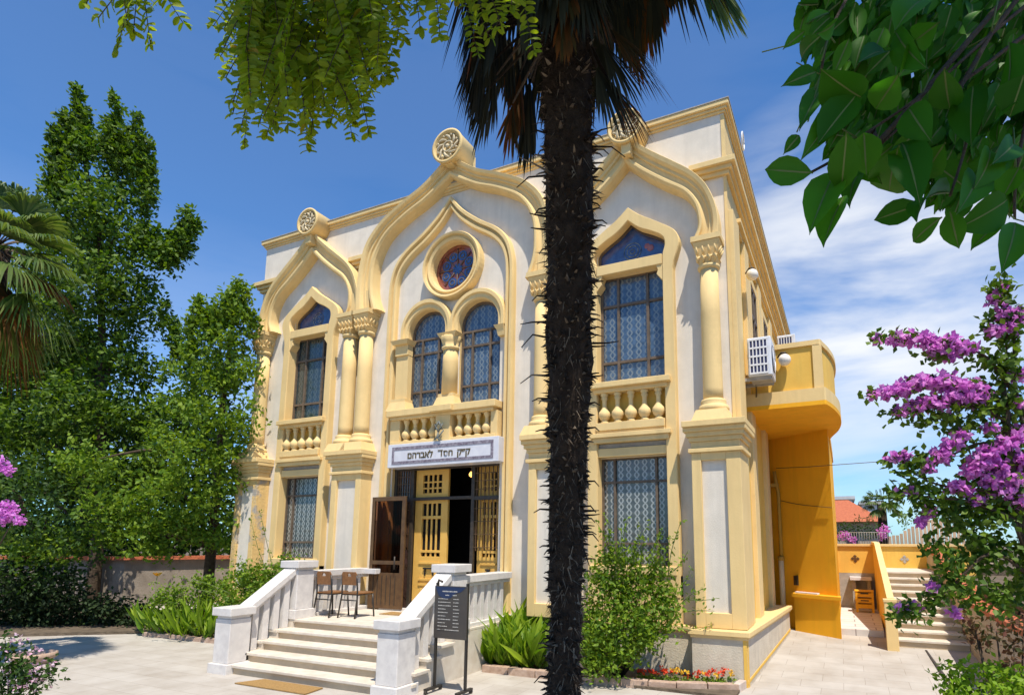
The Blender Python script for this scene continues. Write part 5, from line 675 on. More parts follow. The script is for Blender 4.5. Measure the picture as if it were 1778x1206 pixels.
# ============================================================ entrance staircase
ST = thing('entrance_staircase', 'white marble front staircase with balustrades rising to the entrance', 'staircase', (0, -1.6, 0))
yn = [-2.47, -2.25, -2.03, -1.81, -1.57]; L0, L1 = -1.20, 1.20; rz = .112
for i, y in enumerate(yn):
    z = rz*(i+1); yb = yn[i+1]+.03 if i < 4 else -.001
    s = MB(); s.box(L0-.02, L1+.02, y, yb, z-.035, z) if i < 4 else s.box(-1.50, 1.50, y, yb, z-.035, z)
    o = s.build('step', M['tread'], ST, bevel=.006)
    q = MB(); q.box(L0, L1, y+.03, yb-.001, -.02 if i == 0 else z-rz, z-.036); q.build('riser', M['riser'], o)
s = MB()
for sx_ in (-1, 1):      # side strings, stepped
    a, b = (L1, 1.50) if sx_ > 0 else (-1.50, L0)
    for i, y in enumerate(yn):
        yb = yn[i+1] if i < 4 else -.001
        s.box(a if i < 4 or sx_ > 0 else a, b, y+.22 if i == 0 else y, yb, -.02, rz*(i+1)-.036)
s.build('side_wall', M['tread'], ST)
for sx_ in (-1, 1):
    a, b = (L1+.0, 1.54) if sx_ > 0 else (-1.54, L0)
    for i, y in enumerate(yn[:4]):
        s = MB(); s.box(a, b, y+(.18 if i == 0 else 0)-.02, yn[i+1]+.02, rz*(i+1)-.0355, rz*(i+1)-.001); s.build('string_tread', M['tread'], ST, bevel=.004)
mar = M['marble']
def newel(x, y, z0, zc, w=.145):
    s = MB(); s.box(x-w-.035, x+w+.035, y-w-.035, y+w+.035, z0, z0+.13); s.box(x-w, x+w, y-w, y+w, z0+.13, zc-.14)
    s.box(x-w+.012, x+w-.012, y-w+.012, y+w-.012, zc-.14, zc-.10); s.box(x-w-.035, x+w+.035, y-w-.035, y+w+.035, zc-.10, zc); return s.build('newel_post', mar, ST, bevel=.008)
XP = 1.345
for sx_ in (-1, 1):
    x = XP*sx_
    newel(x, -2.36, -.01, .80); newel(x, -1.40, rz*5-.005, 1.36)
    # sloping handrail
    y0, z0, y1, z1 = -2.20, .80, -1.55, 1.27
    s = MB(); s.prism_x([(y0-.03, z0-.10), (y0-.03, z0-.01), (y1+.02, z1), (y1+.02, z1-.09)], x-.12, x+.12); s.prism_x([(y0-.02, z0-.15), (y0-.02, z0-.10), (y1+.01, z1-.09), (y1+.01, z1-.14)], x-.085, x+.085)
    s.build('handrail', mar, ST, bevel=.006)
    for k in range(4):
        y = -2.10+k*.155; zt = z0+(y-y0)/(y1-y0)*(z1-z0)-.14; zb = rz*(1+sum(1 for q in yn[1:4] if y+.05 > q))
        s = MB(); s.prism_x([(y-.045, zb-.001), (y+.045, zb-.001), (y+.045, zt+.05*1), (y-.045, zt-.015)], x-.07, x+.07); s.build('baluster', mar, ST, bevel=.004)
    s = MB(); s.box(x-.12, x+.12, -1.255, -.10 if sx_ > 0 else -.14, 1.12, 1.21); s.box(x-.085, x+.085, -1.255, -.10, 1.07, 1.12); s.build('handrail', mar, ST, bevel=.006)
    s = MB(); s.box(x-.12, x+.12, -1.22, -.10, rz*5, rz*5+.05); s.build('base_rail', mar, ST, bevel=.004)
    for k in range(6):
        y = -1.12+k*.165; s = MB(); s.box(x-.07, x+.07, y-.04, y+.04, rz*5+.05, 1.07); s.build('baluster', mar, ST, bevel=.004)
# left return rail seen behind the chairs
s = MB(); s.box(-1.225, -.97, -.26, -.14, 1.12, 1.20); s.build('handrail', mar, ST, bevel=.006)
th = MB(); th.box(-.98, 1.18, -.14, -.115, .56, .60); th.box(-.98, 1.18, -.115, .05, .56, .585); th.build('threshold', M['marble'], ST, bevel=.004)
# ============================================================ mats
s = MB(); s.prism_z([(-.66, -2.78), (.48, -2.78), (.44, -2.50), (-.52, -2.50)], .004, .016); s.build('door_mat', M['mat'], None, 'wide tan coir mat on the paving at the foot of the steps', 'doormat', origin=(0, -2.6, 0))
s = MB(); s.box(-.52, .10, -.62, -.34, .561, .572); s.build('door_mat', M['mat'], None, 'small brown mat on the landing before the yellow door', 'doormat', origin=(-.2, -.5, .56))
# ============================================================ chairs on the landing
def chair(x, y, label):
    t = thing('chair', label, 'chair', (x, y, rz*5), 'plywood chairs on the landing'); z = rz*5
    s = MB(); s.prism_z(spline([(x-.155, y+.15), (x-.16, y-.13), (x-.13, y-.155), (x+.13, y-.155), (x+.16, y-.13), (x+.155, y+.15), (x-.155, y+.15)], 3)[:-1], z+.335, z+.352); s.build('seat', M['wood'], t, bevel=.004)
    # back faces the street, with a hand hole
    yb = y-.165; P = [(-.13, .46), (.13, .46), (.142, .50), (.145, .60), (.12, .645), (-.12, .645), (-.145, .60), (-.142, .50)]; H = circ(0, .585, .038, 14)
    H = [(a, b if b > .58 else .58) for a, b in H]
    tri = tessellate_polygon([[Vector((a, b, 0)) for a, b in P], [Vector((a, b, 0)) for a, b in H]]); F = P+H; n = len(F)
    fs = [tuple(q) for q in tri]+[tuple(i+n for i in reversed(q)) for q in tri]; m1 = len(P)
    fs += [(i, (i+1) % m1, (i+1) % m1+n, i+n) for i in range(m1)]+[(m1+i, m1+(i+1) % 14, m1+(i+1) % 14+n, m1+i+n) for i in range(14)]
    s = MB(); s.add([(x+a, yb-.10*(b-.46)-.008, z+b) for a, b in F]+[(x+a, yb-.10*(b-.46)+.006, z+b) for a, b in F], fs); s.build('backrest', M['wood'], t)
    for sx_ in (-1, 1):
        s = MB(); s.tube([(x+sx_*.16, y-.20, z), (x+sx_*.148, y-.155, z+.33), (x+sx_*.143, y-.165, z+.46), (x+sx_*.138, y-.178, z+.60)], .0115, 8); s.build('leg', M['steel'], t)
        s = MB(); s.tube([(x+sx_*.165, y+.17, z), (x+sx_*.15, y+.14, z+.325)], .0115, 8); s.build('leg', M['steel'], t)
    s = MB()
    for a, b in [((x-.15, y-.14, z+.325), (x+.15, y-.14, z+.325)), ((x-.15, y+.14, z+.325), (x+.15, y+.14, z+.325)), ((x-.15, y-.14, z+.325), (x-.15, y+.14, z+.325)), ((x+.15, y-.14, z+.325), (x+.15, y+.14, z+.325)), ((x-.155, y-.17, z+.25), (x+.155, y-.17, z+.25))]: s.tube([a, b], .009, 6)
    s.build('frame', M['steel'], t); return t
chair(-1.02, -1.06, 'plywood chair beside the left landing post'); chair(-.60, -.99, 'plywood chair nearer the open glazed gate')
# ============================================================ information board on a stand
t = thing('information_board', 'dark information board on two posts with rows of pale text', 'board', (1.85, -2.05, 0), None)
def P2(u, y=-2.05): return u
bx0, bx1, by = 1.62, 2.06, -2.05
for x in (bx0+.015, bx1-.015):
    s = MB(); s.box(x-.013, x+.013, by-.013, by+.013, .03, 1.18); s.build('post', M['steel'], t)
    s = MB(); s.box(x-.02, x+.02, by-.16, by+.12, .035, .06); s.build('foot', M['steel'], t)
    for yy in (-.15, .11):
        s = MB(); s.lathe(by+yy, .02, [(.018, x-.014), (.02, x-.008), (.02, x+.008), (.018, x+.014)], 12)
        s.v = [(c_, a_, b_+.0) for a_, b_, c_ in s.v]; s.build('castor', M['iron'], t)
s = MB(); s.box(bx0, bx1, by-.03, by-.014, .58, 1.15); pn = s.build('panel', M['board'], t, bevel=.004)
s = MB(); s.tube([(bx0+.01, by, 1.15), (bx0+.03, by, 1.21), (bx0+.08, by, 1.19)], .014, 6); s.build('clip', M['iron'], t)
s = MB(); s.prism_y([(bx0+.01, 1.14), (bx1-.02, 1.14), (bx1-.08, 1.09), (bx1-.16, 1.07), (bx0+.22, 1.02), (bx0+.14, 1.01), (bx0+.06, 1.04)], by-.033, by-.031); s.build('emblem', M['blue'], pn)
rl = random.Random(3); s = MB()
def line(z, x0, x1, h):
    x = x0
    while x < x1:
        wd = rl.uniform(.008, .02); s.box(x, min(x+wd, x1), by-.0335, by-.0315, z, z+h*rl.uniform(.7, 1)); x += wd+rl.uniform(.003, .007)
line(1.085, bx0+.11, bx1-.13, .014); line(1.045, bx0+.15, bx0+.20, .012); line(1.045, bx0+.25, bx0+.30, .012)
for k in range(10):
    z = 1.005-.037*k; line(z, bx0+.055, bx0+.055+rl.choice((.10, .13, .17, .19)), .009)
    if k < 9: line(z, bx0+.26, bx0+.32+rl.uniform(0, .02), .009)
    else: line(z, bx0+.05, bx0+.34, .009)
s.build('text_rows', M['text'], pn)
# ============================================================ planting bed kerbs
s = MB()
def kerb(P, h=.09, th=.10, m='kerb', label=None, cat='kerb'):
    q = MB(); r = random.Random(7)
    for a, b in zip(P[:-1], P[1:]):
        a = Vector(a); b = Vector(b); L = (b-a).length; n = max(1, int(L/.32)); d = (b-a)/L; nn = Vector((-d.y, d.x))*th
        for k in range(n):
            p = a+(b-a)*(k/n)+d*.006; e = a+(b-a)*((k+1)/n)-d*.006; hh = h+r.uniform(-.006, .006)
            q.prism_z([tuple(p), tuple(e), tuple(e+nn), tuple(p+nn)], -.02, hh)
    o = q.build('kerb', M[m], None, label, cat, bevel=.008, origin=(P[0][0], P[0][1], 0)); return o
kerb([(1.56, -1.0), (3.1, -1.0), (4.05, -.86), (4.70, -.62)], label='brick kerb edging the flower bed right of the steps')
kerb([(4.70, -.62), (4.74, -.37)], .09, .08, 'kerbtop', 'short pale end stone of the right flower bed kerb')
kerb([(-5.3, -1.20), (-3.4, -1.14), (-1.52, -1.14)], .07, label='brick kerb edging the planting bed left of the steps')
s = MB(); s.box(1.52, 4.70, -.93, -.1, -.02, .03); s.build('soil', M['earth'], kind='structure')
s = MB(); s.box(-5.3, -1.52, -1.1, -.1, -.02, .03); s.prism_z([(-12, -3.4), (-7.35, -2.35), (-5.3, -.85), (-5.3, 1.5), (-12, 1.5)], -.02, .05); s.build('soil', M['earth'], kind='structure')
# ============================================================ things fixed on the flank
def ac(x0, x1, y0, y1, z0, z1, label):
    t = thing('air_conditioner', label, 'air conditioner', ((x0+x1)/2, (y0+y1)/2, z0), 'air conditioning units on the flank')
    s = MB(); s.box(x0, x1, y0+.012, y1, z0, z1); s.build('casing', M['ac'], t, bevel=.012)
    s = MB(); s.box(x0+.03, x1-.05, y0+.004, y0+.012, z0+.04, z1-.04); s.build('coil', M['acg'], t)
    s = MB()
    n = 5
    for k in range(n+1): xx = x0+.03+(x1-x0-.08)*k/n; s.box(xx-.008, xx+.008, y0-.004, y0+.004, z0+.03, z1-.03)
    for k in range(5): zz = z0+.035+(z1-z0-.07)*k/4; s.box(x0+.022, x1-.042, y0-.006, y0+.004, zz-.012, zz+.012)
    s.build('guard', M['ac'], t)
    s = MB(); cy = (y0+y1)/2; s.lathe(cy, (z0+z1)/2, [(.19, x1), (.19, x1+.006), (.01, x1+.008)], 24); s.v = [(c_, a_, b_) for a_, b_, c_ in s.v]; s.build('fan', M['fan'], t)
    s = MB()
    for k in range(6): r_ = .03+.03*k; s.tube([(x1+.014, cy+r_*math.cos(a), (z0+z1)/2+r_*math.sin(a)) for a in np.linspace(0, 2*PI, 17)], .003, 4)
    s.build('fan_guard', M['ac'], t)
    s = MB(); s.box(XE, x1-.02, y0+.05, y0+.09, z0-.05, z0-.005); s.box(XE, x1-.02, y1-.09, y1-.05, z0-.05, z0-.005); s.box(x0+.02, x1-.02, y0+.04, y1-.04, z0-.03, z0-.001); s.build('bracket', M['grey'], t)
    return t
ac(4.80, 5.11, .42, .88, 3.86, 4.40, 'white air conditioner bracketed low on the side wall before the balcony')
ac(4.98, 5.28, 2.95, 3.4, 4.60, 5.24, 'white air conditioner standing up behind the balcony parapet')
def globe(x, y, z, label):
    t = thing('globe_lamp', label, 'lamp', (x, y, z), 'opal globe lamps on the flank')
    s = MB(); s.lathe(x, y, [(.001, z-.085)]+[(.085*math.sin(a), z-.085*math.cos(a)) for a in np.linspace(.2, PI-.2, 12)]+[(.001, z+.085)], 20); s.build('globe', M['globe'], t)
    s = MB(); s.lathe(x, y, [(.03, z+.075), (.045, z+.085), (.02, z+.11)], 12); s.tube([(x, y, z+.1), (x-.04, y+.02, z+.12), (min(x-.1, x), y+.04, z+.05)], .012, 6); s.build('lamp_arm', M['iron'], t)
globe(4.86, .86, 5.50, 'opal globe lamp high on the side wall under the upper ledge')
globe(5.24, .88, 4.17, 'opal globe lamp hanging before the balcony parapet')
s = MB(); s.tube([(5.24, .88, 4.27), (5.24, .99, 4.29)], .012, 6); s.build('lamp_bracket', M['iron'], None, 'short dark lamp bracket on the balcony parapet', 'bracket', origin=(5.24, .9, 4.28))
t = thing('drain_pipe', 'cream and ochre drain pipe in the corner beside the orange annex', 'pipe', (4.82, 3.45, 0))
s = MB(); s.tube([(4.82, 3.45, .2), (4.82, 3.45, 1.35)], .045, 12); s.build('lower_pipe', M['pipe'], t)
s = MB(); s.tube([(4.83, 3.45, 1.38), (4.83, 3.45, 2.5), (4.80, 3.44, 2.7), (4.78, 3.42, 2.9)], .03, 10); s.lathe(4.82, 3.45, [(.055, 1.33), (.055, 1.40)], 12); s.box(4.70, 4.84, 3.40, 3.50, 2.62, 2.68); s.build('upper_pipe', M['pipe2'], t)
def cable(P, label, r=.006):
    a, b = Vector(P[0]), Vector(P[-1]); s = MB(); s.tube(spline(P, 6), r, 5); s.build('cable', M['cable'], None, label, 'cable', origin=P[0])
cable([(4.82, 3.40, 2.95), (5.4, 3.0, 2.90), (5.75, 2.75, 2.88), (9.5, 5, 3.25)], 'upper thin cable crossing the orange annex wall to the right')
cable([(4.84, 3.46, 2.38), (5.2, 3.20, 2.28), (5.69, 2.86, 2.20)], 'lower thin cable sagging across the orange annex wall')
cable([(4.78, .75, 4.25), (4.8, .72, 4.05), (4.85, .78, 3.85), (4.83, .95, 3.7), (4.79, 1.0, 3.6), (4.78, 1.02, 3.9), (4.82, 1.1, 4.02)], 'looped hose below the lower air conditioner', .012)
s = MB(); P = [(4.86+.0*i, .50+.10*math.cos(a), 7.40+.13*math.sin(a)) for i, a in enumerate(np.linspace(0, 2*PI, 21))]; s.tube(P, .012, 6); s.build('hose_ring', M['ac'], None, 'pale hose ring hooked near the top front corner of the side wall', 'hose', origin=(4.86, .5, 7.4))
# small counter against the annex wall
t = thing('wall_counter', 'ochre counter with pale slab against the foot of the annex', 'counter', (5.4, 2.8, .2))
s = MB(); s.prism_z([(5.02, 3.16), (5.72, 2.72), (5.72, 2.90), (5.02, 3.40)], .10, .74); s.build('counter_base', M['ochre'], t, bevel=.004)
s = MB(); s.prism_z([(4.99, 3.12), (5.745, 2.66), (5.745, 2.89), (4.99, 3.40)], .74, .80); s.build('counter_top', M['ochre'], t, bevel=.004)
s = MB(); s.prism_z([(5.04, 3.14), (5.40, 2.92), (5.43, 3.02), (5.06, 3.27)], .801, .825); s.build('slab', M['signw'], t, bevel=.004)
s = MB(); s.prism_z([(5.02, 3.31), (5.08, 3.27), (5.10, 3.30), (5.04, 3.35)], .92, 1.08); s.build('switch_box', M['steel'], None, 'small dark switch box on the annex wall above the counter', 'switch box', origin=(5.05, 3.3, 1.0))
# ============================================================ terrace and garden stairs behind
s = MB(); s.prism_z([(5.70, 3.05), (6.32, 3.05), (6.42, 6.5), (5.70, 6.5)], -.1, .28); s.build('terrace', M['pave2'], kind='structure')
GS = thing('garden_stairs', 'long pale stone stairs climbing past the terrace to the upper garden', 'stairs', (6.85, 3.5, .15))
for i, z in enumerate([.257, .35, .443, .54, .636, .732, .828, .924, 1.02, 1.12]):
    y = 2.42+.26*i; s = MB(); s.box(6.44, 7.34, y, (y+.29) if i < 9 else 6.5, z-.03, z); o = s.build('step', M['tread'], GS, bevel=.004)
    q = MB(); q.box(6.45, 7.34, y+.025, (y+.26) if i < 9 else 6.49, .05, z-.0305); q.build('riser', M['riser'], o)
t = thing('stair_parapet', 'cream capped ochre cheek wall on the left of the garden stairs', 'wall', (6.38, 4, 0))
s = MB(); s.prism_x([(2.34, .05), (2.34, .80), (5.1, 1.58), (6.5, 1.60), (6.5, .05)], 6.375, 6.435); s.build('cheek', M['ochre_light'], t)
s = MB(); s.prism_x([(2.30, .80), (2.30, .85), (5.1, 1.64), (6.5, 1.66), (6.5, 1.60), (5.1, 1.58)], 6.355, 6.448); s.build('cap', M['cream'], t, bevel=.004)
s = MB(); s.box(6.31, 6.46, 2.15, 2.299, .02, .80); s.box(6.30, 6.47, 2.14, 2.299, .80, .84); s.build('end_pier', M['cream'], t, bevel=.004)
t = thing('terrace_wall', 'yellow topped back wall of the terrace with two cross shaped vents', 'wall', (6.5, 6.6, 0))
s = MB(); s.box(5.70, 8.2, 6.5, 6.68, .1, 1.0); s.build('lower_wall', M['grey'], t)
s = MB(); s.box(5.70, 8.2, 6.498, 6.70, 1.0, 1.56); s.build('upper_wall', M['ochre_light'], t)
s = MB(); s.box(5.68, 8.2, 6.46, 6.74, 1.56, 1.61); s.build('coping', M['cream'], t, bevel=.004)
for x, m in ((6.03, 'gate'), (6.95, 'grey')):
    s = MB(); z = 1.30
    for dx, dz in ((-.05, 0), (.05, 0), (0, .05), (0, -.05), (0, 0)): s.lathe(x+dx, z+dz, [(.036, 6.499), (.036, 6.488), (.01, 6.487)], 4, False, 'y')
    s.build('vent', M[m], t)
t = thing('bench_ledge', 'white stone bench ledge against the terrace back wall', 'bench', (6.15, 6.3, .28))
s = MB(); s.box(5.90, 6.31, 6.22, 6.495, .86, .93); s.build('slab', M['signw'], t, bevel=.006)
s = MB(); s.box(6.22, 6.29, 6.3, 6.49, .28, .86); s.box(5.94, 6.01, 6.3, 6.49, .28, .86); s.build('support', M['grey'], t)
t = thing('storage_crate', 'yellow slatted crate standing on the terrace beneath the white ledge', 'crate', (6.2, 5.7, .28))
s = MB()
for x in (6.00, 6.28):
    for y in (5.62, 5.88): s.box(x-.02, x+.02, y-.02, y+.02, .28, .68)
for z in (.36, .47, .58):
    s.box(5.98, 6.30, 5.598, 5.61, z, z+.075); s.box(5.98, 6.30, 5.89, 5.90, z, z+.075); s.box(5.975, 5.985, 5.61, 5.89, z, z+.075); s.box(6.295, 6.305, 5.61, 5.89, z, z+.075)
s.build('crate_frame', M['crate'], t)
s = MB(); s.box(5.97, 6.31, 5.59, 5.91, .68, .70); s.build('lid', M['crate'], t)
s = MB(); s.box(6.07, 6.21, 5.592, 5.597, .635, .665); s.box(6.07, 6.21, 5.592, 5.597, .50, .52); s.build('handle_slot', M['iron'], t)
# picket screen, garden wall on the right
t = thing('picket_fence', 'weathered wooden picket fence with arched top above the terrace wall', 'fence', (7.3, 7.1, 1.2))
s = MB(); r = random.Random(2)
for k in range(26):
    x = 6.72+.075*k; h = 1.62+.42*math.exp(-((x-7.55)/.55)**2)+.1; s.box(x, x+.058, 7.1, 7.12, 1.0, h+r.uniform(-.015, .015))
s.build('picket', M['picket'], t, kind=None)
s = MB(); s.box(6.7, 8.7, 7.121, 7.15, 1.55, 1.6); s.build('rail', M['picket'], t)
s = MB()
for k in range(20): s.tube([(5.75+.05*k, 7.0, 1.6), (5.75+.05*k, 7.0, 1.86)], .004, 4)
s.tube([(5.72, 7.0, 1.86), (6.72, 7.0, 1.86)], .006, 5); s.build('wire_fence', M['grey'], None, 'thin wire railing above the left part of the terrace wall', 'railing', origin=(6.2, 7, 1.6))
t = thing('garden_wall', 'beige rendered garden wall with terracotta coping right of the stairs', 'wall', (7.5, 3, 0))
s = MB(); s.prism_x([(-3.0, -.02), (-3.0, .75), (2.3, .80), (4.9, 1.38), (6.5, 1.5), (6.5, -.02)], 7.345, 7.55); s.build('wall', M['beige'], t)
s = MB(); s.prism_x([(-3.0, .75), (-3.0, .81), (2.3, .86), (4.9, 1.44), (6.5, 1.56), (6.5, 1.5), (4.9, 1.38), (2.3, .80)], 7.31, 7.58); s.build('coping', M['tile'], t, bevel=.004)
s = MB(); s.box(7.56, 14, -4, 12, .9, 1.0); s.box(5.7, 16, 6.7, 20, .9, 1.15); s.build('upper_garden', M['earth'], kind='structure')
s = MB(); s.box(6.86, 6.885, -1.4, 2.35, .001, .006); s.v = [(x+(0.0)+(y+1.4)*-.02, y, z+ground_z(y)) for x, y, z in s.v]; s.build('drain_channel', M['iron'], None, 'narrow drain slot running along the paving toward the stairs', 'drain', origin=(6.86, 0, 0))
t = thing('flower_planter', 'low round brown planter rim behind the white flowering shrub', 'planter', (-4.15, -3.2, 0))
s = MB(); s.lathe(-4.15, -3.2, [(.20, 0), (.20, .05), (.25, .08), (.25, .14), (.21, .14), (.19, .10), (.02, .10)], 24); s.build('pot', M['kerb'], t)
# boundary wall on the left, behind the trees
t = thing('boundary_wall', 'shaded beige boundary wall with red tile coping behind the left trees', 'wall', (-10, 2, 0))
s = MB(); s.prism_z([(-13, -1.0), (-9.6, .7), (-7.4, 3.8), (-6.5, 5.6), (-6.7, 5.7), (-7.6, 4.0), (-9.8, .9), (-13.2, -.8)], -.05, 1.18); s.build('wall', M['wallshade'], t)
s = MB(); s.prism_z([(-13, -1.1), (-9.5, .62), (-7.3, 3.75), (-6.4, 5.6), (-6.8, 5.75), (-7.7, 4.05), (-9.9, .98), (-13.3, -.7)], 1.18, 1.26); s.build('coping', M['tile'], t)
# far houses
def house(name, x0, x1, y0, y1, zb, zt, roof, m, label):
    t = thing(name, label, 'house', ((x0+x1)/2, (y0+y1)/2, zb)); s = MB(); s.box(x0, x1, y0, y1, zb, zt); s.build('wall', M[m], t)
    if roof:
        q = MB(); xm, ym = (x0+x1)/2, (y0+y1)/2; e = .3; h = roof
        q.add([(x0-e, y0-e, zt), (x1+e, y0-e, zt), (x1+e, y1+e, zt), (x0-e, y1+e, zt), (xm-(x1-x0)*.2, ym, zt+h), (xm+(x1-x0)*.2, ym, zt+h)], [(0, 1, 5, 4), (1, 2, 5), (2, 3, 4, 5), (3, 0, 4), (3, 2, 1, 0)]); q.build('roof', M['tile'], t)
    else:
        q = MB(); q.box(x0-.2, x1+.2, y0-.2, y1+.2, zt, zt+.25); q.build('roof', M['housew'], t)
    for k in range(2):
        xx = x0+(x1-x0)*(.25+.4*k); q = MB(); q.box(xx, xx+(x1-x0)*.12, y0-.03, y0-.005, zb+(zt-zb)*.5, zb+(zt-zb)*.8); q.build('window', M['fan'], t)
house('tiled_house', 3.4, 7.3, 22, 27, 0, 2.55, 1.15, 'beige', 'low house with orange tiled hip roof beyond the terrace')
house('white_house', 5.1, 6.6, 44, 50, 0, 5.0, 0, 'housew', 'small white flat roofed house left above the orange roof')
house('white_house', 7.3, 8.7, 46, 52, 0, 4.7, 0, 'housew', 'white house just right of the other above the orange roof')
# ============================================================ plants
rg = np.random.default_rng(11)
def _pt(u, v, D):
    q = _f+_r2*((u-985.883)/1013.347)-_u2*((v-787.759)/1013.347); return Vector((5.849, -7.56, 1.65))+q*D
def unit(n):
    v = rg.normal(size=(n, 3)); return v/np.linalg.norm(v, axis=1, keepdims=True)
def leaf_mesh(name, pos, size, m, parent=None, asp=.55, up=.3, fold=.15, dirs=None, curl=0.0, n_seg=1, **k):
    """many small leaves (each a separate folded blade) in one crown mesh"""
    pos = np.asarray(pos, float); n = len(pos); size = np.broadcast_to(np.asarray(size, float), (n,))[:, None]
    d = unit(n) if dirs is None else np.asarray(dirs, float)
    d = d/np.linalg.norm(d, axis=1, keepdims=True)
    nn = unit(n); nn[:, 2] += up*3; nn -= d*(nn*d).sum(1, keepdims=True); nn /= np.linalg.norm(nn, axis=1, keepdims=True)
    s = np.cross(d, nn)
    a = pos; b = pos+d*size*.5+s*size*asp*.5+nn*size*fold*.4; c = pos+d*size-nn*size*curl; e = pos+d*size*.5-s*size*asp*.5+nn*size*fold*.4; q = pos+d*size*.52-nn*size*fold*.2
    V = np.stack([a, b, c, e, q], 1).reshape(-1, 3)
    i = np.arange(n)[:, None]*5; F = np.concatenate([i+[0, 4, 1], i+[4, 2, 1], i+[0, 3, 4], i+[3, 2, 4]], 1).reshape(-1, 3)
    me = bpy.data.meshes.new(name); o0 = WL[parent] if parent else Vector((0, 0, 0)); V = V-np.array(o0)
    me.vertices.add(len(V)); me.vertices.foreach_set('co', V.ravel()); me.loops.add(len(F)*3); me.loops.foreach_set('vertex_index', F.ravel().astype(np.int32))
    me.polygons.add(len(F)); me.polygons.foreach_set('loop_start', np.arange(len(F), dtype=np.int32)*3); me.polygons.foreach_set('loop_total', np.full(len(F), 3, dtype=np.int32)); me.update(calc_edges=True)
    me.materials.append(m); o = bpy.data.objects.new(name, me); C.collection.objects.link(o)
    if parent: o.parent = parent
    WL[o] = o0; return _props(o, k.get('label'), k.get('cat'), k.get('group'), k.get('kind'))
def in_blobs(bl, dens, shell=.55, sq=.9, lump=None):
    """clustered points filling blobs (x,y,z,r); dens = leaves per unit r^2"""
    out = []
    for b in bl:
        x, y, z, r = b[:4]; ncl = max(4, int(dens*r*r/14)+3); c = unit(ncl)*(rg.random((ncl, 1))**.45)*r*np.array([1, 1, sq])
        c = c+[x, y, z]
        for p in c:
            m_ = rg.integers(9, 20); out.append(p+rg.normal(size=(m_, 3))*(lump or max(.05, .17*r**.5)))
    return np.concatenate(out)
def tree(name, label, cat, base, trunk, limbs, bl, dens, size, m, group=None, lump=None, up=.3, asp=.55, rad=.16, spires=()):
    t = thing(name, label, cat, base, group)
    if trunk:
        s = MB(); n = len(trunk); s.tube(spline(trunk, 4), [rad*(1-.75*i/((n-1)*4)) for i in range((n-1)*4+1)], 10)
        for l in limbs:
            L = spline(l, 4); s.tube(L, [rad*.42*(1-.8*i/(len(L)-1)) for i in range(len(L))], 6)
        s.build('trunk', M['bark'], t)
    P_ = in_blobs(bl, dens, lump=lump)
    if len(spires): P_ = np.concatenate([P_, in_blobs(spires, dens*1.2, lump=.05)])
    leaf_mesh('crown', P_, size*rg.uniform(.6, 1.2, len(P_)), m, t, asp=asp, up=up)
    return t
def varied(bl, dens, lump=None):
    return in_blobs(bl, dens, lump=lump)
def limbs_to(bl, trunk, k=8):
    """limbs from the trunk out to the largest blobs"""
    out = []
    for b in sorted(bl, key=lambda q: -q[3])[:k]:
        p = Vector(b[:3]); best = min(trunk, key=lambda q: abs(q[2]-(p.z-.8*b[3]))); a = Vector(best); m_ = (a+p)/2+Vector((0, 0, .12*(p-a).length)); out.append([tuple(a), tuple(m_), tuple(p)])
    return out
T = [(-10.0, .3, 0), (-9.9, .2, 2.5), (-10.0, 0, 5), (-10.1, -.3, 8), (-10.2, -1.0, 11.3)]
tree('tall_tree', 'tall spired green tree left of the synagogue', 'tree', (-10, .3, 0), T, limbs_to(D_T1, T, 14), D_T1, 2300, .135, M['leafmid'], rad=.15, lump=.12, up=.0, spires=D_T1s)
T = [(-5.9, .3, 0), (-5.9, .3, 1.5), (-5.6, .1, 3.2), (-5.2, -.2, 4.6), (-4.5, -.6, 6.0)]
tree('small_tree', 'lighter leafy tree pressed against the left corner of the synagogue', 'tree', (-5.9, .3, 0), T, limbs_to(D_T2, T, 12), D_T2, 2900, .105, M['leafyel'], rad=.12, lump=.085, up=.05, spires=D_T2s)
T = [(-8.8, -1.2, 0), (-8.5, -1.4, 1.2), (-8.1, -2, 2.4)]
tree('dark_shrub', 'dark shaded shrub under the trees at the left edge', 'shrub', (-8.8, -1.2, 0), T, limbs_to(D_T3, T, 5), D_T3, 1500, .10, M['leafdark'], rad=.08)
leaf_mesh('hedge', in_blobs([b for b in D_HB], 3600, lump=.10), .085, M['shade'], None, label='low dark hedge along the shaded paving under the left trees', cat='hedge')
# deeper wood behind, closing the view
back = D_BK
T = [(-13.0, 1.5, 0), (-13.0, 1.4, 2), (-12.8, 1.3, 4.2)]
tree('background_tree', 'dark tree mass filling the gap behind the boundary wall', 'tree', (-13.0, 1.5, 0), T, limbs_to(back, T, 6), back, 1000, .19, M['leafdark'], rad=.2)

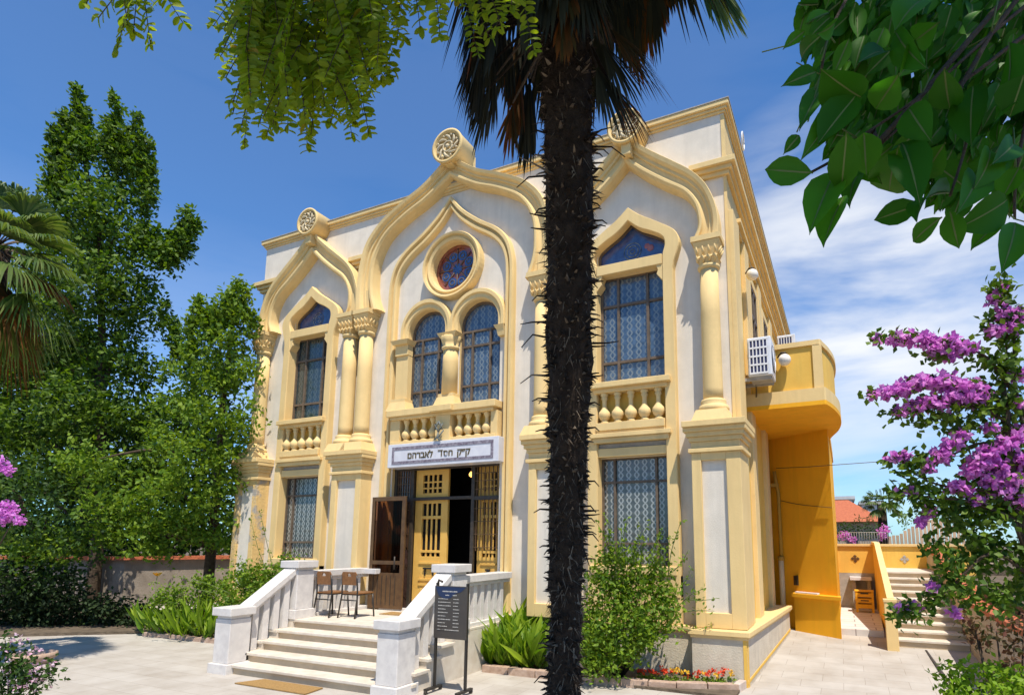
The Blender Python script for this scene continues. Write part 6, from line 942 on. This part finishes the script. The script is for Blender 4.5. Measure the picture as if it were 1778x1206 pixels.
# ---- fan palms
def fan(mb, stems, o, d, up_, R, n=26, spread=2.3, droop=.5, petiole=.5, wd=.035, tipdrop=.25):
    """one fan frond: petiole then folded segments; appended to mb"""
    d = Vector(d).normalized(); o = Vector(o); up_ = Vector(up_); s = d.cross(up_).normalized(); nn = s.cross(d).normalized()
    c = o+d*petiole-Vector((0, 0, 1))*droop*petiole*.35
    if stems is not None: stems.tube([o, (o+c)/2+Vector((0, 0, .04)), c], [.014, .010, .007], 4)
    V = []; F = []
    for k in range(n):
        a = spread*(k/(n-1)-.5)+rg.uniform(-.03, .03); dd = (d*math.cos(a)+s*math.sin(a)); L = R*(1-.25*abs(a)/spread*2)*rg.uniform(.86, 1.04)
        w = wd*rg.uniform(.8, 1.1); sd_ = (nn*.35+dd.cross(nn)).normalized()
        p0 = c; p1 = c+dd*L*.45-Vector((0, 0, 1))*droop*L*.10; p2 = c+dd*L*.75-Vector((0, 0, 1))*droop*L*.32; p3 = c+dd*L*.97-Vector((0, 0, 1))*(droop*L*.62+tipdrop*L*rg.uniform(.2, 1)*.5)
        b = len(V); V += [p0-sd_*w*.1, p0+sd_*w*.1, p1-sd_*w*.5, p1+sd_*w*.5, p2-sd_*w*.42, p2+sd_*w*.42, p3]
        F += [(b, b+1, b+3, b+2), (b+2, b+3, b+5, b+4), (b+4, b+5, b+6)]
    mb.add(V, F)
t = thing('fan_palm', 'green fan palm crown cut off by the left edge', 'palm tree', (D_LP_c[0], D_LP_c[1], 0))
lp = Vector(D_LP_c); s = MB(); s.tube([(lp.x, lp.y, 0), (lp.x+.05, lp.y, 2.5), tuple(lp)], [.16, .15, .17], 12); s.build('trunk', M['palmfib'], t)
gm, dm, pm = MB(), MB(), MB()
for k, tip in enumerate(D_LP_tips):
    v = Vector(tip)-lp; L = v.length; dead = tip[2] < lp.z-.35 and k % 2 == 0
    fan(dm if dead else gm, pm, lp, v, (0, 0, 1) if abs(v.normalized().z) < .8 else (1, 0, .2), L*.52, 34, 2.1, .7 if not dead else .9, L*.5, .032)
for k in range(22):
    v = Vector((math.cos(k*2.4), math.sin(k*2.4), rg.uniform(-.7, .9))); fan(dm if v.z < -.2 else gm, pm, lp, v, (0, 0, 1), .5, 24, 2.2, .5, .45, .04)
for k in range(16):
    a = k*2.4; fan(dm, pm, lp-Vector((0, 0, .1)), (math.cos(a)*.5, math.sin(a)*.5, -1), (math.cos(a), math.sin(a), .3), .5, 18, 1.4, .2, .4, .04)
gm.build('frond', M['palmleaf'], t, recalc=False); dm.build('dead_frond', M['rustleaf'], t, recalc=False); pm.build('petiole', M['palmfib'], t, recalc=False)

# ---- foreground palm
t = thing('foreground_palm', 'shaggy dark trunked palm with drooping dead skirt before the facade', 'palm tree', (4.66, -5.1, 0))
P = [(4.66, -5.10, 0)]+[tuple(p) for p in D_NP]; R_ = [.084, .080, .090, .114, .126, .13, .13, .10]
s = MB(); sp_ = spline(P, 10); rr = []
for i in range(len(sp_)):
    f_ = i/10; a = int(min(f_, len(R_)-2)); rr.append(R_[a]+(R_[min(a+1, len(R_)-1)]-R_[a])*(f_-a))
s.tube(sp_, [r_*.80 for r_ in rr], 18)
s.v = [(x+rg.normal()*.006, y+rg.normal()*.006, z+rg.normal()*.01) for x, y, z in s.v]
s.build('trunk', M['palmfib'], t)
pz = np.array(sp_); zz = pz[:, 2]
def axis(z): return np.array([np.interp(z, zz, pz[:, 0]), np.interp(z, zz, pz[:, 1]), z]), float(np.interp(z, zz, rr))
s = MB()     # old leaf bases: curved pointed boots
for k in range(2300):
    z = .02+4.3*rg.random(); a = rg.uniform(0, 2*PI); c, r_ = axis(z); d = np.array([math.cos(a), math.sin(a), 0]); q = np.array([-d[1], d[0], 0])
    long = rg.random() < .07 and math.sin(9*z)+math.sin(23*z+a) > -.4; L = rg.uniform(.03, .07) if long else rg.uniform(.008, .034); w_ = rg.uniform(.003, .011)*(.5 if long else 1)
    dn = rg.uniform(-.45, .9)
    if long: dn = rg.uniform(-.5, .35)
    b0 = c+d*r_*.72; tip = c+d*(r_*.80+L)+np.array([0, 0, L*dn])+q*rg.uniform(-.5, .5)*L; md = (b0+tip)/2+d*L*.1
    i = len(s.v); s.v += [tuple(b0-q*w_), tuple(b0+q*w_), tuple(b0+np.array([0, 0, w_*1.6])), tuple(md-q*w_*.7), tuple(md+q*w_*.7), tuple(md+np.array([0, 0, w_])), tuple(tip)]
    f_ = [(0, 1, 4, 3), (1, 2, 5, 4), (2, 0, 3, 5), (3, 4, 6), (4, 5, 6), (5, 3, 6)]; s.f += [tuple(j+i for j in g_) for g_ in f_]; s.sm += [False]*6
for k in range(230):
    z = .15+3.3*rg.random(); a = rg.uniform(0, 2*PI); c, r_ = axis(z); d = np.array([math.cos(a), math.sin(a), 0]); L = rg.uniform(.08, .15) if k < 14 else rg.uniform(.02, .055)
    s.tube([tuple(c+d*r_*.7), tuple(c+d*(r_+L*.5)+[0, 0, L*.05]), tuple(c+d*(r_+L)+[0, 0, -L*rg.uniform(-.2, .6)])], [.006, .0035, .002], 5)
s.build('leaf_base', M['palmfib'], t, recalc=False, kind='stuff')
s = MB()     # fibre hairs
for k in range(6500):
    z = .02+4.5*rg.random(); a = rg.uniform(0, 2*PI); c, r_ = axis(z); d = np.array([math.cos(a), math.sin(a), 0]); q = np.array([-d[1], d[0], 0])
    L = rg.uniform(.03, .085); b0 = c+d*r_*.78; tip = b0+d*L*rg.uniform(.15, .5)+q*L*rg.uniform(-.5, .5)+np.array([0, 0, -L*rg.uniform(.2, 1)]); w_ = rg.uniform(.0015, .0045)
    i = len(s.v); s.v += [tuple(b0-q*w_), tuple(b0+q*w_), tuple(tip)]; s.f.append((i, i+1, i+2)); s.sm.append(False)
s.build('fibre', M['palmfib'], t, recalc=False, kind='stuff')
top, _ = axis(4.62); top = Vector(top)
dm, rm_, pm, gm = MB(), MB(), MB(), MB()
for k in range(170):      # the hanging skirt of dead fans
    a = k*2.39996; rad = .10+.40*(((k*.618) % 1)**.8); rt = .905*math.cos(a)+.425*math.sin(a); L = rg.uniform(.30, .52)
    zb = 3.26+.34*(rad/.5)**2.5+rg.uniform(0, .42)+(.06+.24*rt if rt > 0 else 0); o2 = np.array([0, 0, 0.]); c, r_ = axis(min(zb+L, 4.7)); d_ = np.array([math.cos(a), math.sin(a), 0])
    if rt < -.3: rad *= 1.28
    o2 = c+d_*rad; o2[2] = zb+L
    pm.tube([tuple(c+[0, 0, .06]), tuple((c+o2)/2+[0, 0, .10]), tuple(o2)], [.010, .008, .005], 4)
    tgt = rm_ if (k % 11 == 0 or (rt > .5 and k % 3 == 0)) else dm
    fan(tgt, None, o2, (d_[0]*.22+rg.uniform(-.1, .1), d_[1]*.22+rg.uniform(-.1, .1), -1), (d_[0], d_[1], .3), L, 10, rg.uniform(.22, .62), .05, .01, .019, .02)
for k in range(14):
    a = k*2.39996+.3; z = 4.3+.5*((k*.61) % 1); c, r_ = axis(z); fan(dm, pm, Vector(c), (math.cos(a), math.sin(a), rg.uniform(-.5, .1)), (0, 0, 1), rg.uniform(.34, .46), 22, 1.7, 1.2, rg.uniform(.22, .34), .022, .6)
for k in range(44):
    a = k*2.39996; el = rg.uniform(-.15, 1.2); fan(gm, pm, top+Vector((0, 0, rg.uniform(0, .35))), (math.cos(a)*math.cos(el), math.sin(a)*math.cos(el), math.sin(el)), (0, 0, 1) if el < 1 else (1, 0, 0), rg.uniform(.42, .52), 28, 2.4, .55, rg.uniform(.45, .62), .032)
# the lit frond at the right and some rusty ones
c, _ = axis(4.05)
o_ = _pt(1205, -95, 2.5); pm.tube([tuple(axis(4.5)[0]), tuple(_pt(1120, -190, 2.5)), tuple(o_)], [.012, .009, .006], 5)
fan(gm, None, o_, _pt(1292, 92, 2.42)-o_, (.3, -.8, .3), (_pt(1292, 92, 2.42)-o_).length, 16, .42, .02, .01, .030, .0)
for k, (dx, dy, dz) in enumerate([(.55, .25, -.75), (.48, .2, -.9), (.62, .35, -.65), (.4, .15, -.95), (.5, .42, -.85)]): fan(rm_ if k % 2 == 0 else dm, pm, c+np.array([0, 0, -.05*k]), (dx, dy, dz), (.3, -.6, .5), .34, 14, .8, .3, .30, .018, .1)
dm.build('dead_frond', M['deadleaf'], t, recalc=False); rm_.build('rusty_frond', M['rustleaf'], t, recalc=False); gm.build('frond', M['palmleaf'], t, recalc=False); pm.build('petiole', M['palmfib'], t, recalc=False)
# ---- far palm beyond the terrace
t = thing('far_palm', 'small distant fan palm in front of the orange roofed house', 'palm tree', (7.0, 14, 0)); fp = Vector(D_FP[0])
s = MB(); s.tube([(fp.x, fp.y, 0), (fp.x, fp.y, fp.z-.1)], [.16, .13], 10); s.build('trunk', M['palmfib'], t)
gm = MB()
for k in range(40):
    a = k*2.39996; el = rg.uniform(-.6, 1.1); fan(gm, None, fp, (math.cos(a)*math.cos(el), math.sin(a)*math.cos(el), math.sin(el)), (0, 0, 1) if el < 1 else (1, 0, 0), .40, 16, 2.2, .7, .35, .04)
gm.build('frond', M['palmleaf'], t, recalc=False)

# ---- shaped leaves with an outline of their own
def blades(name, L, m, parent, n=5, cup=.12, shape=None, face=None, jit=.55, rib=None, **k):
    """L: list of (base, tip, width); each a pointed oval with folded midrib"""
    s = MB(); prof = shape or [(0, .0), (.10, .45), (.28, .90), (.48, 1.0), (.66, .84), (.82, .50), (.93, .17), (1, 0)]
    for b, t_, w_ in L:
        b = Vector(b); t_ = Vector(t_); d = t_-b; ln = d.length; dn = d/ln; r_ = Vector(rg.normal(size=3)); r_ = (r_+Vector((0, -.9, .5))*1.4) if face is None else Vector(face)+r_*jit*rg.random(); sd_ = dn.cross(r_).normalized(); nn = sd_.cross(dn).normalized()
        bend = rg.uniform(-.02, .16)*ln; V = []; F = []
        for i, (tt, ww) in enumerate(prof):
            c = b+d*tt-nn*bend*(4*tt*(1-tt))*-.6; e = sd_*w_*.5*ww
            V += [c-e+nn*w_*cup*ww, c-nn*.002, c+e+nn*w_*cup*ww]
        for i in range(len(prof)-1): F += [(3*i, 3*i+1, 3*i+4, 3*i+3), (3*i+1, 3*i+2, 3*i+5, 3*i+4)]
        s.add(V, F, True)
        if rib is not None:
            for sg_ in (-1, 1): rib.add([V[3*i+1]+nn*.0012*sg_+sd_*x_*(.0016 if i < 5 else .0006) for i in range(len(prof)) for x_ in (-1, 1)], [(2*i, 2*i+1, 2*i+3, 2*i+2) for i in range(len(prof)-1)])
    return s.build(name, m, parent, recalc=False, **k)
t = thing('big_leaved_tree', 'overhanging tree with large glossy dark leaves at the top right', 'tree', (7.4, -9.8, 0))
s = MB(); J = D_BJ; s.tube(spline([J[3], J[2], J[1], J[0]], 5), [.16-.0095*i for i in range(16)], 10)
for b in D_BT:
    e = spline(list(b)+[J[0]], 4); s.tube(e, [.003+.008*(i/len(e))**2 for i in range(len(e))], 6)
for k in range(7):
    a = Vector(J[1]); p = a+Vector((rg.uniform(-2.0, .6), rg.uniform(-.4, 1.9), rg.uniform(.2, 1.2))); s.tube([tuple(a), tuple((a+p)/2+Vector((0, 0, .2))), tuple(p)], [.05, .03, .01], 6)
s.build('trunk', M['bark'], t)
LV = [(a, b, w_) for a, b, w_ in D_BL]
for x, y, z, r_ in D_BB:
    for k in range(int(10+46*r_/.12)):
        c = np.array([x, y, z])+unit(1)[0]*(rg.random()**.45)*r_; an = rg.uniform(-.5, .9); l_ = rg.uniform(.062, .098)
        d_ = np.array([-.25-.5*math.sin(an), rg.uniform(-.3, .3), -.75*math.cos(an)]); d_ /= np.linalg.norm(d_); LV.append((tuple(c-d_*l_*.5), tuple(c+d_*l_*.5), l_*rg.uniform(.46, .60)))
ribs = MB(); blades('foliage', LV, M['bigleaf'], t, face=(-.25, -.85, -.5), jit=.8, rib=ribs, cup=.2); ribs.build('midrib', M['twig'], t, recalc=False, kind='stuff')
LV2 = []
for k in range(3600):   # the crown overhead, out of the picture, that shades the palm
    c = np.array([6.6, -7.5, 5.4])+unit(1)[0]*(rg.random()**.4)*np.array([2.0, 1.7, .75]); d_ = unit(1)[0]*.16; d_[2] -= .05
    LV2.append((tuple(c), tuple(c+d_), .10))
blades('upper_crown', LV2, M['bigleaf'], t)
st = MB()
for b in D_BT[:3]:
    for q in b[:3]:
        for k in range(3): p = Vector(q)+Vector(rg.normal(size=3))*.05; st.tube([q, tuple(p)], .0018, 4)
st.build('leaf_stalk', M['twig'], t)
bl_ = MB()
for q in [(1520, 0)]:
    pass
# pinnate tree
t = thing('feathery_tree', 'overhanging yellow green tree with feathery leaves at the top left', 'tree', (4.0, -9.6, 0))
s = MB(); J = D_PJ; s.tube(spline([J[3], J[2], J[1], J[0]], 5), [.15-.0065*i for i in range(16)], 10)
for b in D_PT:
    e = spline(list(b)+[J[0]], 4); s.tube(e, [.003+.014*(i/len(e))**2 for i in range(len(e))], 6)
pos, dr, sz = [], [], []
for a, b in D_PN:
    a = Vector(a); b = Vector(b); d = b-a; L = d.length; dn = d.normalized(); r_ = Vector(rg.normal(size=3))*.30+Vector((-.42, .9, .1)); sd_ = dn.cross(r_).normalized(); n = max(5, int(L/.0185))
    cur = [a+d*i/6+Vector((0, 0, -.10*L*(i/6)**2+.02*L)) for i in range(7)]; s.tube([tuple(q) for q in cur], .0014, 4)
    for i in range(1, n+1):
        f_ = i/(n); c = a+d*f_+Vector((0, 0, -.10*L*f_*f_+.02*L))
        for sg_ in (-1, 1):
            pos.append(tuple(c)); dr.append(tuple(sd_*sg_+dn*.45+Vector(rg.normal(size=3))*.16)); sz.append(.041*rg.uniform(.85, 1.1)*(1-.25*f_))
    pos.append(tuple(a+d)); dr.append(tuple(dn)); sz.append(.038)
s.build('trunk', M['bark'], t)
LS = [(p, tuple(np.array(p)+np.array(d_)/np.linalg.norm(d_)*z_), z_*.50) for p, d_, z_ in zip(pos, dr, sz)]
oval = [(0, .15), (.2, .75), (.5, 1.0), (.8, .85), (1, .2)]
blades('foliage', LS, M['pinn'], t, shape=oval, cup=.05)
blades('yellow_leaflet', [LS[i] for i in rg.choice(len(LS), 60)], M['pinny'], t, shape=oval, cup=.1)

# ---- bougainvillea
t = thing('bougainvillea', 'magenta bougainvillea arching in from the right edge', 'bougainvillea', (D_BR[0], D_BR[1], 0))
s = MB(); root = Vector((D_BR[0], D_BR[1], 0)); pos = []; dr = []
s.tube([tuple(root), tuple(root+Vector((.02, 0, .6))), D_BR, D_BV[4][1], D_BV[4][2]], [.04, .035, .03, .02, .015], 8)
for b in D_BV:
    e = spline(b, 6); b0 = Vector(e[0]); s.tube([D_BR]+e if (b0-Vector(D_BR)).length < 1.6 else e, [.012*(1-.85*i/len(e)) for i in range(len(e)+(1 if (b0-Vector(D_BR)).length < 1.6 else 0))], 5)
    for i, p in enumerate(e):
        for k in range(6): pos.append(np.array(p)+rg.normal(size=3)*.022); 
s.build('stem', M['bark'], t)
pos = np.array(pos); blp = in_blobs([(x, y, z, r_) for x, y, z, r_ in D_BVL], 11000, lump=.030)
leaf_mesh('foliage', np.concatenate([pos, blp]), .042, M['bougleaf'], t, asp=.72, up=.25, fold=.2)
pos = []
for x, y, z, r_, n in D_BVF:
    for k in range(int(n*2.6)):
        c = np.array([x, y, z])+unit(1)[0]*(rg.random()**.5)*r_*np.array([1.0, 1.4, .68])
        for j in range(3): pos.append(c+rg.normal(size=3)*.003)
leaf_mesh('flower', np.array(pos), .036, M['bract'], t, asp=.85, up=.1, fold=.22)
# ---- shrubs
def shrub(name, label, cat, bl, size, m, dens=7000, lump=.04, base=None, asp=.6, stems=True, group=None, up=.3):
    bx = np.array([b[:3] for b in bl]).mean(0); base = base or (bx[0], bx[1], 0); t = thing(name, label, cat, base, group)
    if stems:
        s = MB()
        for b in bl: s.tube([tuple(base), tuple((np.array(base)+np.array(b[:3]))/2+[0, 0, .05]), tuple(b[:3])], [.014, .009, .004], 5)
        s.build('stem', M['bark'], t)
    leaf_mesh('foliage', in_blobs(bl, dens, lump=lump), size, m, t, asp=asp, up=up); return t
shrub('bronze_shrub', 'sparse bronze leaved shrub before the beige garden wall', 'shrub', D_SR1, .045, M['redleaf'], 2600, .035)
shrub('lime_shrub', 'bright green rounded shrub in the bottom right corner', 'shrub', D_SR2, .038, M['lime'], 8500, .03)
t = shrub('flowering_shrub', 'low shrub with white and pink flowers in the bottom left corner', 'shrub', D_SL, .05, M['leafdark'], 3800, .045)
pos = []
for x, y, z, r_ in D_SL:
    for k in range(12):
        c = np.array([x, y, z])+unit(1)[0]*r_*1.05
        for j in range(5): pos.append(c+rg.normal(size=3)*.004)
leaf_mesh('flower', np.array(pos), .026, M['pink'], t, asp=.8, up=.2)
t = shrub('bed_shrub', 'tall leafy shrub under the right window behind the palm', 'shrub', D_SM, .060, M['leafyel'], 7600, .055, base=(3.3, -.6, 0))
def shoots(S, t, m, w=.006, sz=.045, dens=26):
    s = MB(); P_ = []
    for a, b in S:
        a = Vector(a); b = Vector(b); mid = (a+b)/2+Vector(rg.normal(size=3))*.03; e = spline([tuple(a), tuple(mid), tuple(b)], 6); s.tube(e, [w*(1-.7*i/len(e)) for i in range(len(e))], 5)
        n = int((b-a).length*dens*1.6)
        for k in range(n): P_.append(np.array(e[min(int(rg.random()*len(e)), len(e)-1)])+rg.normal(size=3)*.014)
    s.build('shoot', M['twig'], t); leaf_mesh('shoot_leaf', np.array(P_), sz, m, t, asp=.5)
shoots(D_SMs, t, M['leafyel'], .007, .058, 34)
t = shrub('entrance_shrub', 'spreading green shrub left of the entrance stairs', 'shrub', D_SLB, .065, M['leafyel'], 7000, .07, base=(-3.2, -.7, 0))
shoots(D_SLs, t, M['leafyel'], .006, .05, 30)
def clump(name, label, base, n, h, m, grp, w=.07, spread=.35):
    t = thing(name, label, 'plant', tuple(base), grp); L = []
    for k in range(n):
        a = rg.uniform(0, 2*PI); l = h*rg.uniform(.55, 1.05); b = Vector(base)+Vector((rg.uniform(-.07, .07), rg.uniform(-.07, .07), rg.uniform(0, .25)*h)); tp = b+Vector((math.cos(a)*l*spread*rg.uniform(.3, 1.2), math.sin(a)*l*spread*rg.uniform(.3, 1.2), l*rg.uniform(.6, 1))); L.append((tuple(b), tuple(tp), w*rg.uniform(.7, 1.15)))
    blades('leaf', L, m, t, cup=.22, kind='stuff' if n > 100 else None); return t
wh = ['beside the stair wall', 'second from the stair wall', 'third from the stair wall', 'fourth from the stair wall', 'just left of the palm trunk', 'in the back row by the landing rail', 'second in the back row', 'third in the back row', 'fourth in the back row', 'behind the palm trunk', 'just right of the palm trunk', 'directly behind the palm foot']
for i, b in enumerate(D_SC): clump('broad_leaf_plant', 'upright broad leaved plant '+wh[i], (b[0], b[1]+.08, .03), 46, rg.uniform(.50, .66) if i < 5 else (rg.uniform(.70, .85) if i < 9 else .5), M['canna'], 'broad leaved plants in the right bed', .095, .7)
wh = ['at the far left end', 'second from the left end', 'third from the left end', 'in the middle', 'behind the middle', 'near the stair post', 'closest to the stair post', 'at the left rear', 'low in the centre rear']
for i, b in enumerate(D_SLc): clump('strap_leaf_lily', 'arching strap leaved lily in the left bed '+wh[i], (b[0], b[1], .03), 18, rg.uniform(.5, .75), M['canna'], 'strap leaved lilies in the left bed', .075, .75)
# lily flower, bedding flowers
t = thing('orange_flower', 'single orange flower on a stalk left of the entrance shrub', 'flower', (-5.25, -1.1, .03))
q = D_SLc[0]; top = (q[0], q[1], 1.02); s = MB(); s.tube([(q[0], q[1], .05), top], .006, 5); s.build('stalk', M['twig'], t)
blades('petal', [(top, (top[0]+.075*math.cos(a), top[1]+.075*math.sin(a), top[2]+.06), .045) for a in np.linspace(0, 5.5, 7)], M['orange'], t)
for i in range(26):
    u_ = i/25; x = 3.55+1.05*u_+rg.uniform(-.03, .03); y = -.72+.22*u_+rg.uniform(-.12, .12); z = rg.uniform(.12, .2); m = M['red'] if rg.random() < .75 else M['orange']
    t = thing('bedding_flower', 'small red or orange bedding flower in the right corner of the bed', 'flower', (x, y, .03), 'bedding flowers in the bed corner')
    leaf_mesh('leaf', np.array([x, y, .06])+rg.normal(size=(26, 3))*[.035, .035, .025], .045, M['leafyel'], t, asp=.5)
    leaf_mesh('petal', np.array([x, y, z])+rg.normal(size=(14, 3))*[.016, .016, .010], .034, m, t, asp=.8)
# plants above the terrace wall
bl = [(5.8+.16*k, 7.25, 1.72+.03*(k % 3), .11) for k in range(6)]
t = thing('far_bougainvillea', 'purple bougainvillea along the wire railing above the terrace wall', 'bougainvillea', (6.2, 7.3, 1.15)); leaf_mesh('foliage', in_blobs([(x, y+.05, z+.08, r_) for x, y, z, r_ in bl], 3000, lump=.04), .05, M['shade'], t)
leaf_mesh('flower', in_blobs([(5.85, 7.1, 1.78, .13), (6.02, 7.1, 1.70, .08), (6.55, 7.1, 1.84, .09), (6.68, 7.1, 1.90, .10), (6.60, 7.1, 1.74, .07)], 5200, lump=.028), .045, M['bract'], t, asp=.85)
t = thing('garden_shrub', 'grey green shrub between the orange roof and terrace wall', 'shrub', (6.2, 9, 1.1)); leaf_mesh('foliage', in_blobs([(5.9, 9, 1.95, .25), (6.3, 9, 2.05, .28), (6.7, 9, 1.95, .25), (5.6, 9, 1.95, .2)], 1300, lump=.06), .09, M['leafdark'], t, asp=.3)
t = thing('garden_shrub', 'bright green bush behind the picket fence', 'shrub', (7.6, 8.2, 1.1)); leaf_mesh('foliage', in_blobs([(7.25, 8.3, 2.15, .25), (7.6, 8.3, 2.2, .3), (8.1, 8.3, 2.3, .4), (8.6, 8.4, 2.4, .5), (9.3, 8.4, 2.5, .6)], 1300, lump=.06), .07, M['leafyel'], t)
t = thing('left_bougainvillea', 'magenta bougainvillea sprig at the left edge', 'bougainvillea', (-3.2, -4.2, 0))
s = MB(); s.tube([(-3.2, -4.2, 0), (-3.0, -4.3, 1.2), tuple(_pt(-30, 880, 6.5)), tuple(_pt(0, 805, 6.5))], [.03, .02, .012, .006], 6); s.tube([(-3.0, -4.3, 1.2), tuple(_pt(25, 900, 6.5))], [.012, .005], 5); s.build('stem', M['bark'], t)
leaf_mesh('flower', in_blobs([tuple(_pt(u, v, 6.5))+(r_,) for u, v, r_ in [(5, 805, .05), (12, 815, .05), (5, 880, .09), (20, 893, .08), (35, 905, .05), (-10, 890, .1), (3, 900, .07)]], 12000, lump=.02), .04, M['bract'], t, asp=.85)
leaf_mesh('foliage', in_blobs([tuple(_pt(u, v, 6.6))+(r_,) for u, v, r_ in [(-10, 850, .12), (5, 930, .1), (-20, 920, .15)]], 5000, lump=.03), .05, M['bougleaf'], t)

# ============================================================ to real metres
done = set()
for o in bpy.data.objects:
    if o.type == 'MESH' and o.data.name not in done:
        done.add(o.data.name); me = o.data; c = np.empty(len(me.vertices)*3, dtype=np.float32); me.vertices.foreach_get('co', c); me.vertices.foreach_set('co', c*SC); me.update()
for o in bpy.data.objects:
    if o.type in ('MESH', 'EMPTY'): o.location = o.location*SC
    for md_ in getattr(o, 'modifiers', []):
        if md_.type == 'BEVEL': md_.width *= SC
